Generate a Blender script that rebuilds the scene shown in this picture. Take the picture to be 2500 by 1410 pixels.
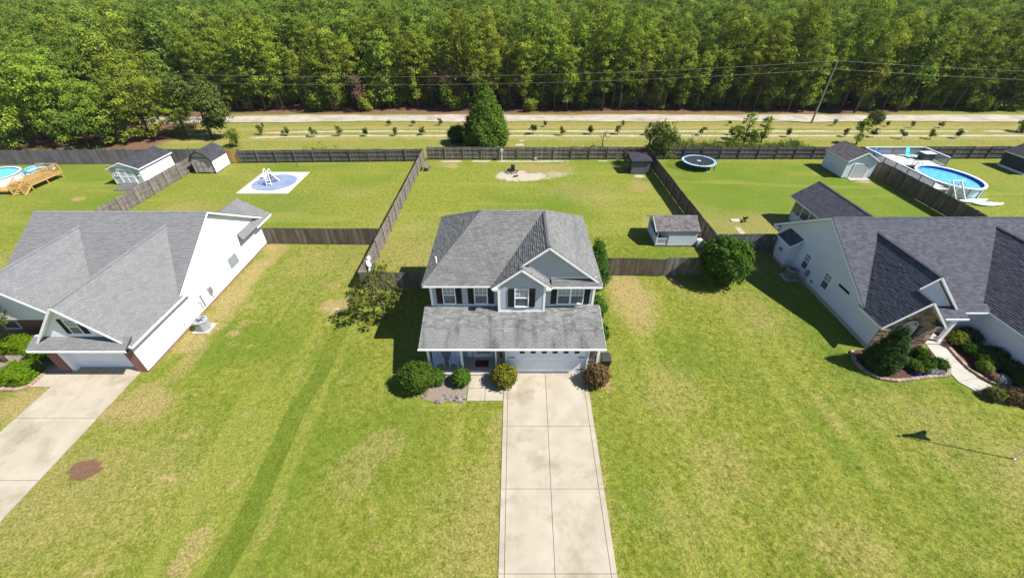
import bpy, math, random
import numpy as np
from mathutils import Vector, Matrix
random.seed(7); rng = np.random.default_rng(7)
R = math.radians
for o in list(bpy.data.objects): bpy.data.objects.remove(o)
S = bpy.context.scene; COL = S.collection
# ------------------------------------------------ camera, sky, sun, exposure
CAM_H = 19.8
cd = bpy.data.cameras.new('camera'); cam = bpy.data.objects.new('camera', cd); COL.objects.link(cam)
cam.location = (0, 0, CAM_H); cam.rotation_euler = (R(90) - math.atan(0.760), 0, 0)
cd.sensor_width = 36; cd.lens = 14.4; cd.clip_start = .1; cd.clip_end = 5000
S.camera = cam
SUN = Vector((.964 * math.cos(R(51)), -.262 * math.cos(R(51)), math.sin(R(51)))).normalized()
W = bpy.data.worlds.new('World'); S.world = W; W.use_nodes = True
nt = W.node_tree; bg = nt.nodes['Background']
sky = nt.nodes.new('ShaderNodeTexSky'); sky.sky_type = 'NISHITA'; sky.sun_disc = False
sky.sun_elevation = R(51); sky.sun_rotation = math.atan2(SUN.x, SUN.y); sky.air_density = 1.0; sky.dust_density = 0; sky.ozone_density = 5
nt.links.new(sky.outputs[0], bg.inputs[0]); bg.inputs[1].default_value = .074
sl = bpy.data.lights.new('sun', 'SUN'); sl.energy = 5.0; sl.angle = R(.5); sl.color = (1, .975, .93)
so = bpy.data.objects.new('sun', sl); COL.objects.link(so); so.rotation_euler = SUN.to_track_quat('Z', 'Y').to_euler(); so.location = (60, -20, 60)
S.view_settings.view_transform = 'Standard'; S.view_settings.look = 'None'
S.view_settings.exposure = .95; S.view_settings.gamma = 1; S.view_settings.use_curve_mapping = False
# ------------------------------------------------ materials
MATS = {}
def mat(name, c1, c2=None, scale=3., rough=.8, bump=0., bscale=30., island=0., metal=0., spec=.3, stretch=(1, 1, 1), detail=5., objrand=0., c3=None, s3=.5, lo=.35, hi=.65):
    if name in MATS: return MATS[name]
    m = bpy.data.materials.new(name); m.use_nodes = True; MATS[name] = m
    t = m.node_tree; N = t.nodes; L = t.links; b = N['Principled BSDF']
    b.inputs['Roughness'].default_value = rough; b.inputs['Metallic'].default_value = metal
    b.inputs['Specular IOR Level'].default_value = spec
    tc = N.new('ShaderNodeTexCoord'); mp = N.new('ShaderNodeMapping'); mp.inputs['Scale'].default_value = stretch
    L.new(tc.outputs['Object'], mp.inputs[0])
    col = None
    if c2 is not None:
        n = N.new('ShaderNodeTexNoise'); n.inputs['Scale'].default_value = scale; n.inputs['Detail'].default_value = detail
        L.new(mp.outputs[0], n.inputs['Vector'])
        mr = N.new('ShaderNodeMapRange'); mr.inputs[1].default_value = lo; mr.inputs[2].default_value = hi
        L.new(n.outputs[0], mr.inputs[0])
        mx = N.new('ShaderNodeMix'); mx.data_type = 'RGBA'; L.new(mr.outputs[0], mx.inputs[0])
        mx.inputs[6].default_value = (*c1, 1); mx.inputs[7].default_value = (*c2, 1); col = mx.outputs[2]
        if c3 is not None:
            n3 = N.new('ShaderNodeTexNoise'); n3.inputs['Scale'].default_value = s3; n3.inputs['Detail'].default_value = 7; n3.inputs['Roughness'].default_value = .65
            L.new(mp.outputs[0], n3.inputs['Vector'])
            m3 = N.new('ShaderNodeMapRange'); m3.inputs[1].default_value = .5; m3.inputs[2].default_value = .68
            L.new(n3.outputs[0], m3.inputs[0])
            x3 = N.new('ShaderNodeMix'); x3.data_type = 'RGBA'; L.new(m3.outputs[0], x3.inputs[0]); L.new(col, x3.inputs[6]); x3.inputs[7].default_value = (*c3, 1); col = x3.outputs[2]
    if island or objrand:
        h = N.new('ShaderNodeHueSaturation')
        if col is None: h.inputs['Color'].default_value = (*c1, 1)
        else: L.new(col, h.inputs['Color'])
        if island: g = N.new('ShaderNodeNewGeometry').outputs['Random Per Island']; a = island
        else: g = N.new('ShaderNodeObjectInfo').outputs['Random']; a = objrand
        r = N.new('ShaderNodeMapRange'); r.inputs[3].default_value = 1 - a; r.inputs[4].default_value = 1 + a
        L.new(g, r.inputs[0]); L.new(r.outputs[0], h.inputs['Value']); col = h.outputs[0]
    if col is None: b.inputs['Base Color'].default_value = (*c1, 1)
    else: L.new(col, b.inputs['Base Color'])
    if bump:
        nb = N.new('ShaderNodeTexNoise'); nb.inputs['Scale'].default_value = bscale; nb.inputs['Detail'].default_value = 4
        L.new(mp.outputs[0], nb.inputs['Vector'])
        bp = N.new('ShaderNodeBump'); bp.inputs['Strength'].default_value = bump; bp.inputs['Distance'].default_value = .02
        L.new(nb.outputs[0], bp.inputs['Height']); L.new(bp.outputs[0], b.inputs['Normal'])
    return m
def leafmat(name, dark, light, hue=.03, val=.25, trans=.3):
    if name in MATS: return MATS[name]
    m = bpy.data.materials.new(name); m.use_nodes = True; MATS[name] = m
    t = m.node_tree; N = t.nodes; L = t.links; N.remove(N['Principled BSDF']); out = N['Material Output']
    at = N.new('ShaderNodeAttribute'); at.attribute_name = 'clump'
    ge = N.new('ShaderNodeNewGeometry'); oi = N.new('ShaderNodeObjectInfo')
    ad = N.new('ShaderNodeMath'); ad.operation = 'MULTIPLY_ADD'; ad.inputs[1].default_value = .45; L.new(ge.outputs['Random Per Island'], ad.inputs[0])
    ml = N.new('ShaderNodeMath'); ml.operation = 'MULTIPLY'; ml.inputs[1].default_value = .55; L.new(at.outputs['Fac'], ml.inputs[0]); L.new(ml.outputs[0], ad.inputs[2])
    mx = N.new('ShaderNodeMix'); mx.data_type = 'RGBA'; L.new(ad.outputs[0], mx.inputs[0]); mx.inputs[6].default_value = (*dark, 1); mx.inputs[7].default_value = (*light, 1)
    h = N.new('ShaderNodeHueSaturation'); L.new(mx.outputs[2], h.inputs['Color'])
    r1 = N.new('ShaderNodeMapRange'); r1.inputs[3].default_value = .5 - hue; r1.inputs[4].default_value = .5 + hue; L.new(oi.outputs['Random'], r1.inputs[0]); L.new(r1.outputs[0], h.inputs['Hue'])
    fr = N.new('ShaderNodeMath'); fr.operation = 'MULTIPLY'; fr.inputs[1].default_value = 7.31; L.new(oi.outputs['Random'], fr.inputs[0])
    f2 = N.new('ShaderNodeMath'); f2.operation = 'FRACT'; L.new(fr.outputs[0], f2.inputs[0])
    r2 = N.new('ShaderNodeMapRange'); r2.inputs[3].default_value = 1 - val; r2.inputs[4].default_value = 1 + val; L.new(f2.outputs[0], r2.inputs[0]); L.new(r2.outputs[0], h.inputs['Value'])
    d = N.new('ShaderNodeBsdfDiffuse'); tr = N.new('ShaderNodeBsdfTranslucent'); ms = N.new('ShaderNodeMixShader'); ms.inputs[0].default_value = trans
    L.new(h.outputs[0], d.inputs[0]); L.new(h.outputs[0], tr.inputs[0]); L.new(d.outputs[0], ms.inputs[1]); L.new(tr.outputs[0], ms.inputs[2]); L.new(ms.outputs[0], out.inputs[0])
    return m
def brickmat(name, c1, c2, mortar, axis='XZ'):
    m = bpy.data.materials.new(name); m.use_nodes = True; MATS[name] = m
    t = m.node_tree; N = t.nodes; L = t.links; b = N['Principled BSDF']; b.inputs['Roughness'].default_value = .85
    tc = N.new('ShaderNodeTexCoord'); sx = N.new('ShaderNodeSeparateXYZ'); cx = N.new('ShaderNodeCombineXYZ'); L.new(tc.outputs['Object'], sx.inputs[0])
    ad = N.new('ShaderNodeMath'); L.new(sx.outputs[0], ad.inputs[0]); L.new(sx.outputs[1], ad.inputs[1]); L.new(ad.outputs[0], cx.inputs[0]); L.new(sx.outputs[2], cx.inputs[1])
    br = N.new('ShaderNodeTexBrick'); br.inputs['Scale'].default_value = 1; br.inputs['Brick Width'].default_value = .21; br.inputs['Row Height'].default_value = .075; br.inputs['Mortar Size'].default_value = .008
    br.inputs['Color1'].default_value = (*c1, 1); br.inputs['Color2'].default_value = (*c2, 1); br.inputs['Mortar'].default_value = (*mortar, 1)
    L.new(cx.outputs[0], br.inputs[0]); L.new(br.outputs[0], b.inputs['Base Color'])
    bp = N.new('ShaderNodeBump'); bp.inputs['Strength'].default_value = .5; bp.inputs['Distance'].default_value = .01; bp.invert = True; L.new(br.outputs[1], bp.inputs['Height']); L.new(bp.outputs[0], b.inputs['Normal'])
    return m
WHITE = mat('white_paint', (.78, .79, .83), (.73, .74, .78), 2, .55)
TRIM = mat('white_trim', (.82, .82, .81), rough=.5)
VINYL_W = mat('white_vinyl', (.8, .8, .8), (.74, .74, .73), 1.2, .5)
VINYL_R = mat('pale_vinyl', (.66, .67, .71), (.61, .62, .66), 1.2, .5)
VINYL_G = mat('grey_vinyl', (.42, .425, .46), (.38, .385, .42), 1.2, .5)
SH_MAIN = mat('shingle_grey', (.146, .142, .134), (.156, .152, .144), 1.1, .95, .4, 60, island=.17, c3=(.118, .118, .115), s3=.5, stretch=(1.6, .45, .45))
SH_PORCH = mat('shingle_grey_stained', (.168, .164, .156), (.188, .184, .175), 1.1, .95, .4, 60, island=.26, c3=(.075, .075, .07), s3=.8, stretch=(1.5, .4, .4))
SH_LEFT = mat('shingle_light_grey', (.17, .167, .166), (.176, .172, .172), .9, .95, .4, 60, island=.09, c3=(.154, .151, .15), s3=.22)
SH_RIGHT = mat('shingle_charcoal', (.064, .065, .079), (.074, .074, .09), 2.5, .95, .4, 60, island=.24)
SH_SHED = mat('shingle_mauve', (.118, .102, .102), (.161, .143, .14), 2, .95, .4, 60, island=.3)
SH_DARK = mat('shingle_dark', (.042, .042, .048), (.06, .06, .066), 2, .95, .4, 60, island=.15)
FELT = mat('roof_deck', (.06, .06, .06), rough=.95)
BLACK = mat('black_shutter', (.012, .012, .014), rough=.5)
GLASS = mat('window_glass', (.05, .06, .075), (.11, .12, .14), 3, .06, spec=.8)
CURT = mat('pane_curtain', (.3, .32, .36), (.2, .22, .26), 6, .12, spec=.8, stretch=(4, 4, .5))
CONC = mat('concrete', (.385, .332, .252), (.33, .283, .21), .9, .9, .35, 60, c3=(.25, .21, .145), s3=.5, detail=8.)
CONC2 = mat('pale_concrete', (.396, .366, .318), (.348, .318, .27), .8, .9, .2, 45)
WOODG = mat('weathered_wood', (.19, .165, .14), (.12, .1, .083), 3, .95, .3, 40, island=.3, stretch=(1, 1, .3))
WOODB = mat('brown_fence_wood', (.15, .115, .085), (.09, .07, .052), 3, .95, .3, 40, island=.3, stretch=(1, 1, .3))
WOODD = mat('dark_fence_wood', (.13, .118, .108), (.085, .077, .07), 3, .95, .3, 40, island=.25, stretch=(1, 1, .3))
WOODS = mat('silvered_wood', (.168, .147, .15), (.119, .105, .108), 3, .95, .3, 40, island=.22, stretch=(1, 1, .3))
PINEW = mat('fresh_pine', (.446, .288, .094), (.36, .216, .065), 4, .8, .2, 40, island=.12)
BARK = mat('bark', (.098, .068, .049), (.056, .041, .034), 6, .95, .5, 25, stretch=(1, 1, .3))
BARK2 = mat('pale_bark', (.196, .154, .119), (.126, .098, .077), 6, .95, .4, 25)
METAL = mat('grey_metal', (.28, .287, .294), rough=.45, metal=.5)
DARKM = mat('dark_metal', (.03, .03, .032), rough=.5)
BLACKP = mat('black_plastic', (.018, .019, .02), rough=.45)
STONE = mat('field_stone', (.252, .196, .147), (.14, .098, .07), 5, .9, .5, 30, objrand=.4)
STONEP = mat('stacked_stone', (.315, .217, .143), (.18, .112, .075), 4, .9, .5, 30, objrand=.45)
MORT = mat('mortar', (.13, .105, .085), rough=.95)
MULCH = mat('mulch', (.105, .045, .034), (.053, .022, .019), 14, .95, .8, 50)
PALEM = mat('pale_mulch', (.252, .198, .156), (.168, .126, .096), 9, .95, .8, 50)
PAVER = mat('edging_paver', (.325, .234, .169), (.26, .182, .13), 6, .9, .3, 40, objrand=.22)
BRICK = brickmat('red_brick', (.22, .06, .045), (.16, .045, .038), (.3, .24, .21))
SAND = mat('road_sand', (.4, .35, .28), (.32, .275, .215), .6, .95, .5, 12, c3=(.24, .2, .15), s3=.25)
L_PINE = leafmat('pine_needles', (.045, .085, .01), (.36, .42, .05), .016, .28, .42)
L_FAR = leafmat('far_needles', (.05, .1, .015), (.34, .42, .06), .016, .28, .42)
L_OAK = leafmat('broad_leaves', (.05, .095, .012), (.34, .4, .05), .02, .28, .42)
L_OLIVE = leafmat('olive_leaves', (.055, .08, .016), (.17, .2, .045), .02, .2)
L_BUSH = leafmat('bush_leaves', (.025, .061, .009), (.094, .166, .022), .015, .12)
L_YEL = leafmat('yellow_green_leaves', (.081, .105, .012), (.211, .223, .028), .02, .15)
L_BROWN = leafmat('bronze_leaves', (.081, .05, .019), (.186, .136, .056), .02, .15)
L_DARK = leafmat('dark_evergreen_leaves', (.018, .045, .014), (.085, .14, .035), .015, .15)
L_CEDAR = leafmat('cedar_leaves', (.035, .075, .01), (.17, .26, .03), .01, .1)
L_SILV = leafmat('silver_leaves', (.21, .228, .222), (.42, .432, .42), .01, .1)
L_WEED = leafmat('weed_leaves', (.062, .099, .012), (.186, .223, .034), .03, .25)
L_DEAD = leafmat('dead_leaves', (.124, .074, .043), (.223, .155, .093), .02, .2)
# ------------------------------------------------ mesh helpers
ORIG = {}
class Fr:                                   # a wall frame: origin, along-wall u, outward n
    def __init__(s, O, u, n): s.O = Vector(O); s.u = Vector(u); s.n = Vector(n)
    def p(s, a, b, c): return s.O + s.u * a + s.n * b + Vector((0, 0, c))
class MB:
    def __init__(s): s.v = []; s.f = []
    def poly(s, pts):
        i = len(s.v); s.v += [tuple(p) for p in pts]; s.f.append(tuple(range(i, i + len(pts)))); return s
    def hexa(s, P):                         # 8 points: bottom 4, top 4
        i = len(s.v); s.v += [tuple(p) for p in P]
        s.f += [tuple(i + k for k in q) for q in ((3, 2, 1, 0), (4, 5, 6, 7), (0, 1, 5, 4), (1, 2, 6, 5), (2, 3, 7, 6), (3, 0, 4, 7))]; return s
    def box(s, x0, y0, z0, x1, y1, z1):
        return s.hexa([(x0, y0, z0), (x1, y0, z0), (x1, y1, z0), (x0, y1, z0), (x0, y0, z1), (x1, y0, z1), (x1, y1, z1), (x0, y1, z1)])
    def fbox(s, F, a0, a1, b0, b1, c0, c1):
        return s.hexa([F.p(a0, b0, c0), F.p(a1, b0, c0), F.p(a1, b1, c0), F.p(a0, b1, c0), F.p(a0, b0, c1), F.p(a1, b0, c1), F.p(a1, b1, c1), F.p(a0, b1, c1)])
    def beam(s, p, q, w, h, up=(0, 0, 1)):  # w sideways, h along up; p,q on the centre line
        p = Vector(p); q = Vector(q); d = (q - p).normalized(); up = Vector(up)
        if abs(d.dot(up)) > .98: up = Vector((0, 1, 0))
        sd = d.cross(up).normalized() * w / 2; u = sd.cross(d).normalized() * h / 2
        return s.hexa([p - sd - u, p + sd - u, q + sd - u, q - sd - u, p - sd + u, p + sd + u, q + sd + u, q - sd + u])
    def prism(s, pts, vec):
        n = len(pts); i = len(s.v); vec = Vector(vec); s.v += [tuple(p) for p in pts] + [tuple(Vector(p) + vec) for p in pts]
        s.f.append(tuple(range(i, i + n))); s.f.append(tuple(i + n + k for k in reversed(range(n))))
        for k in range(n): s.f.append((i + k, i + n + k, i + n + (k + 1) % n, i + (k + 1) % n))
        return s
    def tube(s, pts, rad, n=8, cap=True):
        pts = [Vector(p) for p in pts]
        if not hasattr(rad, '__len__'): rad = [rad] * len(pts)
        i = len(s.v); ref = Vector((0, 0, 1))
        for k, p in enumerate(pts):
            d = (pts[min(k + 1, len(pts) - 1)] - pts[max(k - 1, 0)]).normalized()
            r = ref if abs(d.dot(ref)) < .95 else Vector((1, 0, 0))
            a = d.cross(r).normalized(); b = d.cross(a)
            for j in range(n):
                t = 2 * math.pi * j / n; s.v.append(tuple(p + (a * math.cos(t) + b * math.sin(t)) * rad[k]))
        for k in range(len(pts) - 1):
            for j in range(n):
                s.f.append((i + k * n + j, i + k * n + (j + 1) % n, i + (k + 1) * n + (j + 1) % n, i + (k + 1) * n + j))
        if cap: s.f.append(tuple(i + j for j in reversed(range(n)))); s.f.append(tuple(i + (len(pts) - 1) * n + j for j in range(n)))
        return s
    def lathe(s, prof, c=(0, 0, 0), n=24, sx=1., sy=1., closed=True):
        i = len(s.v)
        for r, z in prof:
            for j in range(n):
                t = 2 * math.pi * j / n; s.v.append((c[0] + r * sx * math.cos(t), c[1] + r * sy * math.sin(t), c[2] + z))
        for k in range(len(prof) - 1):
            for j in range(n): s.f.append((i + k * n + j, i + k * n + (j + 1) % n, i + (k + 1) * n + (j + 1) % n, i + (k + 1) * n + j))
        if closed:
            s.f.append(tuple(i + j for j in reversed(range(n)))); s.f.append(tuple(i + (len(prof) - 1) * n + j for j in range(n)))
        return s
    def build(s, name, m, parent=None, smooth=False, bevel=0., stuff=False, label=None):
        o = ORIG.get(parent.name, Vector()) if parent else Vector()
        me = bpy.data.meshes.new(name); me.from_pydata([(v[0] - o.x, v[1] - o.y, v[2] - o.z) for v in s.v], [], s.f); me.update()
        me.materials.append(m)
        if smooth: me.polygons.foreach_set('use_smooth', [True] * len(me.polygons))
        ob = bpy.data.objects.new(name, me); COL.objects.link(ob); ob.parent = parent; ORIG[ob.name] = o
        if bevel: b = ob.modifiers.new('bevel', 'BEVEL'); b.width = bevel; b.segments = 2
        if stuff: ob['kind'] = 'stuff'
        if label: ob['label'] = label
        return ob
def thing(name, label, cat, loc=(0, 0, 0), group=None):
    o = bpy.data.objects.new(name, None); COL.objects.link(o); o.location = loc; o.empty_display_size = .3
    o['label'] = label; o['category'] = cat; ORIG[o.name] = Vector(loc)
    if group: o['group'] = group
    return o
def tag(o, label, cat, group=None):
    o['label'] = label; o['category'] = cat
    if group: o['group'] = group
    return o
def struct(o): o['kind'] = 'structure'; return o
def kids(o): return [c for c in bpy.data.objects if c.parent == o]
def dup(o, parent=None):
    c = o.copy(); COL.objects.link(c); c.parent = parent
    for ch in kids(o): dup(ch, c)
    return c
def lerp(a, b, t): return a + (b - a) * t
def ext(poly, z):                           # horizontal extent of a convex (u,z) polygon at height z
    xs = []
    for i in range(len(poly)):
        (a, b), (c, d) = poly[i], poly[(i + 1) % len(poly)]
        if (b - z) * (d - z) <= 0 and b != d: xs.append(a + (c - a) * (z - b) / (d - b))
        elif b == d == z: xs += [a, c]
    return (min(xs), max(xs)) if xs else None
def siding(mb, F, poly, course=.115, lap=.016):
    z0 = min(p[1] for p in poly); z1 = max(p[1] for p in poly); n = max(1, round((z1 - z0) / course)); h = (z1 - z0) / n
    for k in range(n):
        za = z0 + k * h + 1e-5; zb = z0 + (k + 1) * h - 1e-5; A = ext(poly, za); B = ext(poly, zb)
        if not A or not B: continue
        mb.poly([F.p(A[0], lap, za), F.p(A[1], lap, za), F.p(B[1], .004, zb), F.p(B[0], .004, zb)])
        mb.poly([F.p(A[0], .003, za), F.p(A[1], .003, za), F.p(A[1], lap, za), F.p(A[0], lap, za)])
def wall(mb, F, poly, th=.12): mb.prism([F.p(u, 0, z) for u, z in poly], F.n * -th)
def tabs(poly, course=.145, tw=.31, lift=.03):  # shingle tabs of one roof plane -> list of corner lists
    P = [Vector(p) for p in poly]; n = (P[1] - P[0]).cross(P[2] - P[0]).normalized()
    if n.z < 0: n = -n
    u = Vector((0, 0, 1)).cross(n)
    u = u.normalized() if u.length > 1e-4 else Vector((1, 0, 0)); v = n.cross(u); O = P[0]
    Q = [((p - O).dot(u), (p - O).dot(v)) for p in P]; v0 = min(q[1] for q in Q); v1 = max(q[1] for q in Q)
    k = 0; out = []; va = v0
    while va < v1 - .02:
        vb = min(va + course, v1 - .001); E = ext(Q, (va + vb) / 2)
        if E:
            a = E[0]; off = (k % 2) * tw * .5 + random.uniform(0, .05); x = E[0] - off
            while x < E[1] - .02:
                xa = max(x, E[0]); xb = min(x + tw - .008, E[1])
                if xb - xa > .02:
                    j = lift * random.uniform(.8, 1.5); dv = random.uniform(-.008, .008); vt = vb + .02
                    pa = O + u * xa + v * (va + dv); pb = O + u * xb + v * (va + dv); pc = O + u * xb + v * vt; pd = O + u * xa + v * vt
                    out.append((va, [pa + n * j, pb + n * j, pc + n * .004, pd + n * .004, pa, pb]))
                x += tw
        va += course; k += 1
    return out
def roof(parent, planes, sm, ridges=(), name='roof', course=.145, tw=.31, indiv=0, fascia=(), fm=None, thick=.07, lift=.03):
    dk = MB()
    for p in planes:
        P = [Vector(q) for q in p]; n = (P[1] - P[0]).cross(P[2] - P[0]).normalized()
        if n.z < 0: n = -n; P.reverse()
        dk.prism([q - n * .004 for q in P], n * -thick)
    r = dk.build(name, FELT, parent)
    mb = MB(); cnt = 0
    for pi, p in enumerate(planes):
        for va, q in tabs(p, course, tw, lift):
            if pi == 0 and cnt < indiv:
                m1 = MB(); m1.poly(q[:4]); m1.poly([q[4], q[5], q[1], q[0]]); m1.build('shingle', sm, r); cnt += 1
            else: i = len(mb.v); mb.v += [tuple(x) for x in q]; mb.f += [(i, i + 1, i + 2, i + 3), (i + 4, i + 5, i + 1, i)]
    mb.build('shingles', sm, r, stuff=True)
    if ridges:
        rc = MB()
        for a, b in ridges:
            a = Vector(a); b = Vector(b); L = (b - a).length; k = max(1, int(L / .22)); d = (b - a) / k; sd = d.cross(Vector((0, 0, 1))).normalized() * .13; up = sd.cross(d).normalized()
            for i in range(k):
                p = a + d * i + up * .035; q = a + d * (i + 1.12) + up * .018
                rc.poly([p - sd - up * .06, p, q, q - sd - up * .06]); rc.poly([p, p + sd - up * .06, q + sd - up * .06, q])
        rc.build('ridge_cap', sm, r)
    if fascia:
        for a, b in fascia: MB().beam(Vector(a) - Vector((0, 0, .1)), Vector(b) - Vector((0, 0, .1)), .05, .12).build('fascia', fm or TRIM, r)
    return r
def window(parent, F, a0, a1, z0, z1, shutters=0, mun=True, glass=None, sm=None, b=.02, double=False):
    f = MB(); t = .055; w = a1 - a0
    for q in ((a0 - t, a0, z0 - t, z1 + t), (a1, a1 + t, z0 - t, z1 + t)): f.fbox(F, q[0], q[1], b - .03, b + .05, q[2], q[3])
    f.fbox(F, a0, a1, b - .03, b + .05, z1, z1 + t); f.fbox(F, a0, a1, b - .03, b + .06, z0 - t, z0)
    zm = (z0 + z1) / 2; f.fbox(F, a0, a1, b - .02, b + .035, zm - .025, zm + .025)
    cols = [(a0, a1)]
    if double: am = (a0 + a1) / 2; f.fbox(F, am - .05, am + .05, b - .02, b + .045, z0, z1); cols = [(a0, am - .05), (am + .05, a1)]
    o = f.build('window', TRIM, parent)
    for (c0, c1) in cols:
        MB().fbox(F, c0, c1, b - .03, b, z0, zm - .025).build('pane', GLASS, o); MB().fbox(F, c0, c1, b - .03, b + .008, zm + .025, z1).build('pane', glass or CURT, o)
        if mun:
            g = MB(); 
            for k in (1, 2): x = lerp(c0, c1, k / 3); g.fbox(F, x - .009, x + .009, b + .008, b + .02, zm + .025, z1)
            zz = (zm + z1) / 2; g.fbox(F, c0, c1, b + .009, b + .019, zz - .009, zz + .009); g.build('muntin', TRIM, o)
    if shutters:
        for s0 in (a0 - t - .02 - shutters, a1 + t + .02):
            h = MB(); h.fbox(F, s0, s0 + shutters, b - .02, b + .03, z0 - .04, z1 + .04); k = 14
            for i in range(k): zz = lerp(z0, z1, (i + .2) / k); h.fbox(F, s0 + .04, s0 + shutters - .04, b + .03, b + .045, zz, zz + .035)
            h.build('shutter', sm or BLACK, parent)
    return o
def stones(parent, F, u0, u1, z0, z1, m, hmin=.09, hmax=.17, wmin=.16, wmax=.38, top=None):
    z = z0; n = 0
    while z < z1 - .05:
        h = random.uniform(hmin, hmax); h = min(h, z1 - z); a, e = u0, u1
        if top:
            E = ext(top, min(z + h, max(p[1] for p in top) - .01))
            if not E: break
            a, e = E
        while a < e - .04:
            w = min(random.uniform(wmin, wmax), e - a)
            if e - a - w < .07: w = e - a
            j = lambda k=.012: random.uniform(-k, k); d = random.uniform(.02, .055); g = .006
            P = [F.p(a + g, 0, z + g), F.p(a + w - g, 0, z + g), F.p(a + w - g + j(), d, z + g + j()), F.p(a + g + j(), d + j(), z + g + j()), F.p(a + g, 0, z + h - g), F.p(a + w - g, 0, z + h - g), F.p(a + w - g + j(), d + j(), z + h - g + j()), F.p(a + g + j(), d, z + h - g + j())]
            MB().hexa(P).build('stone', m, parent, bevel=0); a += w; n += 1
        z += h
# ------------------------------------------------ foliage helpers
def np_mesh(name, V, clump, mats, tv=None, tf=None):
    """quads from V (n*4,3); optional trunk verts/faces with material slot 1"""
    nq = len(V) // 4; me = bpy.data.meshes.new(name)
    faces = np.arange(nq * 4).reshape(nq, 4)
    if tv is None:
        me.vertices.add(nq * 4); me.vertices.foreach_set('co', V.astype(np.float32).ravel()); me.loops.add(nq * 4); me.loops.foreach_set('vertex_index', faces.ravel().astype(np.int32))
        me.polygons.add(nq); me.polygons.foreach_set('loop_start', (np.arange(nq) * 4).astype(np.int32)); me.update(calc_edges=True)
        c = clump
    else:
        me.from_pydata([tuple(v) for v in V] + list(tv), [], [tuple(f) for f in faces] + [tuple(i + nq * 4 for i in f) for f in tf]); me.update()
        me.polygons.foreach_set('material_index', [0] * nq + [1] * len(tf)); c = np.concatenate([clump, np.zeros(len(tv))])
    a = me.attributes.new('clump', 'FLOAT', 'POINT'); a.data.foreach_set('value', c.astype(np.float32))
    for m in mats: me.materials.append(m)
    return me
def leaves(C, Nn, per, spread, size, asp=.45, g=None, flat=.6, fz=1.):
    g = g or rng; n = len(C); m = n * per
    off = g.normal(size=(m, 3)) * spread; off[:, 2] *= fz; P = np.repeat(C, per, 0) + off
    nn = np.repeat(Nn, per, 0) * flat + off / spread * .35 + g.normal(size=(m, 3)) * .45; nn[:, 2] += .25
    nn /= np.linalg.norm(nn, axis=1, keepdims=True) + 1e-9
    t = np.cross(nn, g.normal(size=(m, 3))); t /= np.linalg.norm(t, axis=1, keepdims=True) + 1e-9; b = np.cross(nn, t)
    s = (size * g.uniform(.6, 1.35, size=(m, 1)))
    V = np.stack([P - t * s, P - b * s * asp + nn * s * .12, P + t * s, P + b * s * asp + nn * s * .12], 1).reshape(-1, 3)
    cl = np.repeat(np.clip(g.normal(.5, .28, n), 0, 1), per * 4); return V, cl
def unit(a): return a / (np.linalg.norm(a, axis=1, keepdims=True) + 1e-9)
def crown_pine(g, H=13, Rm=2.1, z0=.3, n=120, per=22, spread=.3, size=.26):
    t = np.clip(g.beta(1.1, 1.0, n), 0, 1); z = H * (z0 + (1 - z0) * t * .97); prof = Rm * np.clip(.5 + 1.1 * t, 0, 1) * np.clip((1.04 - t) * 3.2, .12, 1) ** .55
    lob = g.integers(0, 11, n); ang = lob * 2.39996 + g.normal(0, .28, n) + np.round(z * .8) * 1.3; r = prof * g.uniform(.3, 1.0, n) ** .6 * (1 + .3 * np.sin(lob * 3.7))
    C = np.stack([r * np.cos(ang), r * np.sin(ang), z + r * .1], 1); Nn = np.stack([np.cos(ang) * .5, np.sin(ang) * .5, np.full(n, .75)], 1)
    return leaves(C, unit(Nn), per, spread, size, .4, g, .6, .6)
def crown_broad(g, H=10, Rm=2.6, z0=.25, n=130, per=22, spread=.32, size=.24, asp=.55):
    k = 7; cen = np.stack([g.normal(0, Rm * .38, k), g.normal(0, Rm * .38, k), g.uniform(z0 + .18, .86, k) * H], 1); rad = g.uniform(.4, .62, k) * Rm
    i = g.integers(0, k, n); d = unit(g.normal(size=(n, 3))); d[:, 2] = np.abs(d[:, 2]) * .9 - .25; d = unit(d)
    C = cen[i] + d * rad[i, None] * g.uniform(.6, 1.05, (n, 1)) * np.array([1, 1, 1.15]); C[:, 2] = np.clip(C[:, 2], H * .08, H)
    return leaves(C, d, per, spread, size, asp, g)
def crown_ball(g, rx, ry, h, n=150, per=16, spread=.1, size=.09, asp=.5, zb=.02, pw=1., core=True):
    d = unit(g.normal(size=(n, 3))); d[:, 2] = np.abs(d[:, 2]) ** pw * np.where(g.random(n) < .25, -1, 1); d = unit(d)
    ph = np.arctan2(d[:, 1], d[:, 0]); lump = 1 + .07 * np.sin(ph * 3 + d[:, 2] * 4 + g.uniform(0, 6)) + .05 * np.sin(ph * 7 + d[:, 2] * 9)
    rr = g.uniform(.8, 1.0, (n, 1)) * lump[:, None] * np.where(g.random((n, 1)) < .14, g.uniform(1.02, 1.16, (n, 1)), 1); C = d * rr * np.array([rx, ry, h / 2]) + np.array([0, 0, h / 2 + zb]); C[:, 2] = np.maximum(C[:, 2], .04)
    return leaves(C, d, per, spread, size, asp, g)
def crown_cone(g, R0, H, n=420, per=18, spread=.16, size=.16, asp=.4, z0=.02, belly=.22):
    t = g.beta(1, 1.7, n); prof = np.where(t < belly, .72 + .28 * t / belly, (1 - ((t - belly) / (1 - belly)) ** 1.25)); ang = g.uniform(0, 6.283, n)
    r = R0 * prof * (1 + .1 * np.sin(ang * 5 + t * 14) + .06 * np.sin(ang * 11 - t * 23)) * g.uniform(.78, 1.02, n); C = np.stack([r * np.cos(ang), r * np.sin(ang), H * (z0 + (1 - z0) * t)], 1)
    Nn = np.stack([np.cos(ang), np.sin(ang), np.full(n, .45)], 1); return leaves(C, unit(Nn), per, spread, size, asp, g)
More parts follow.
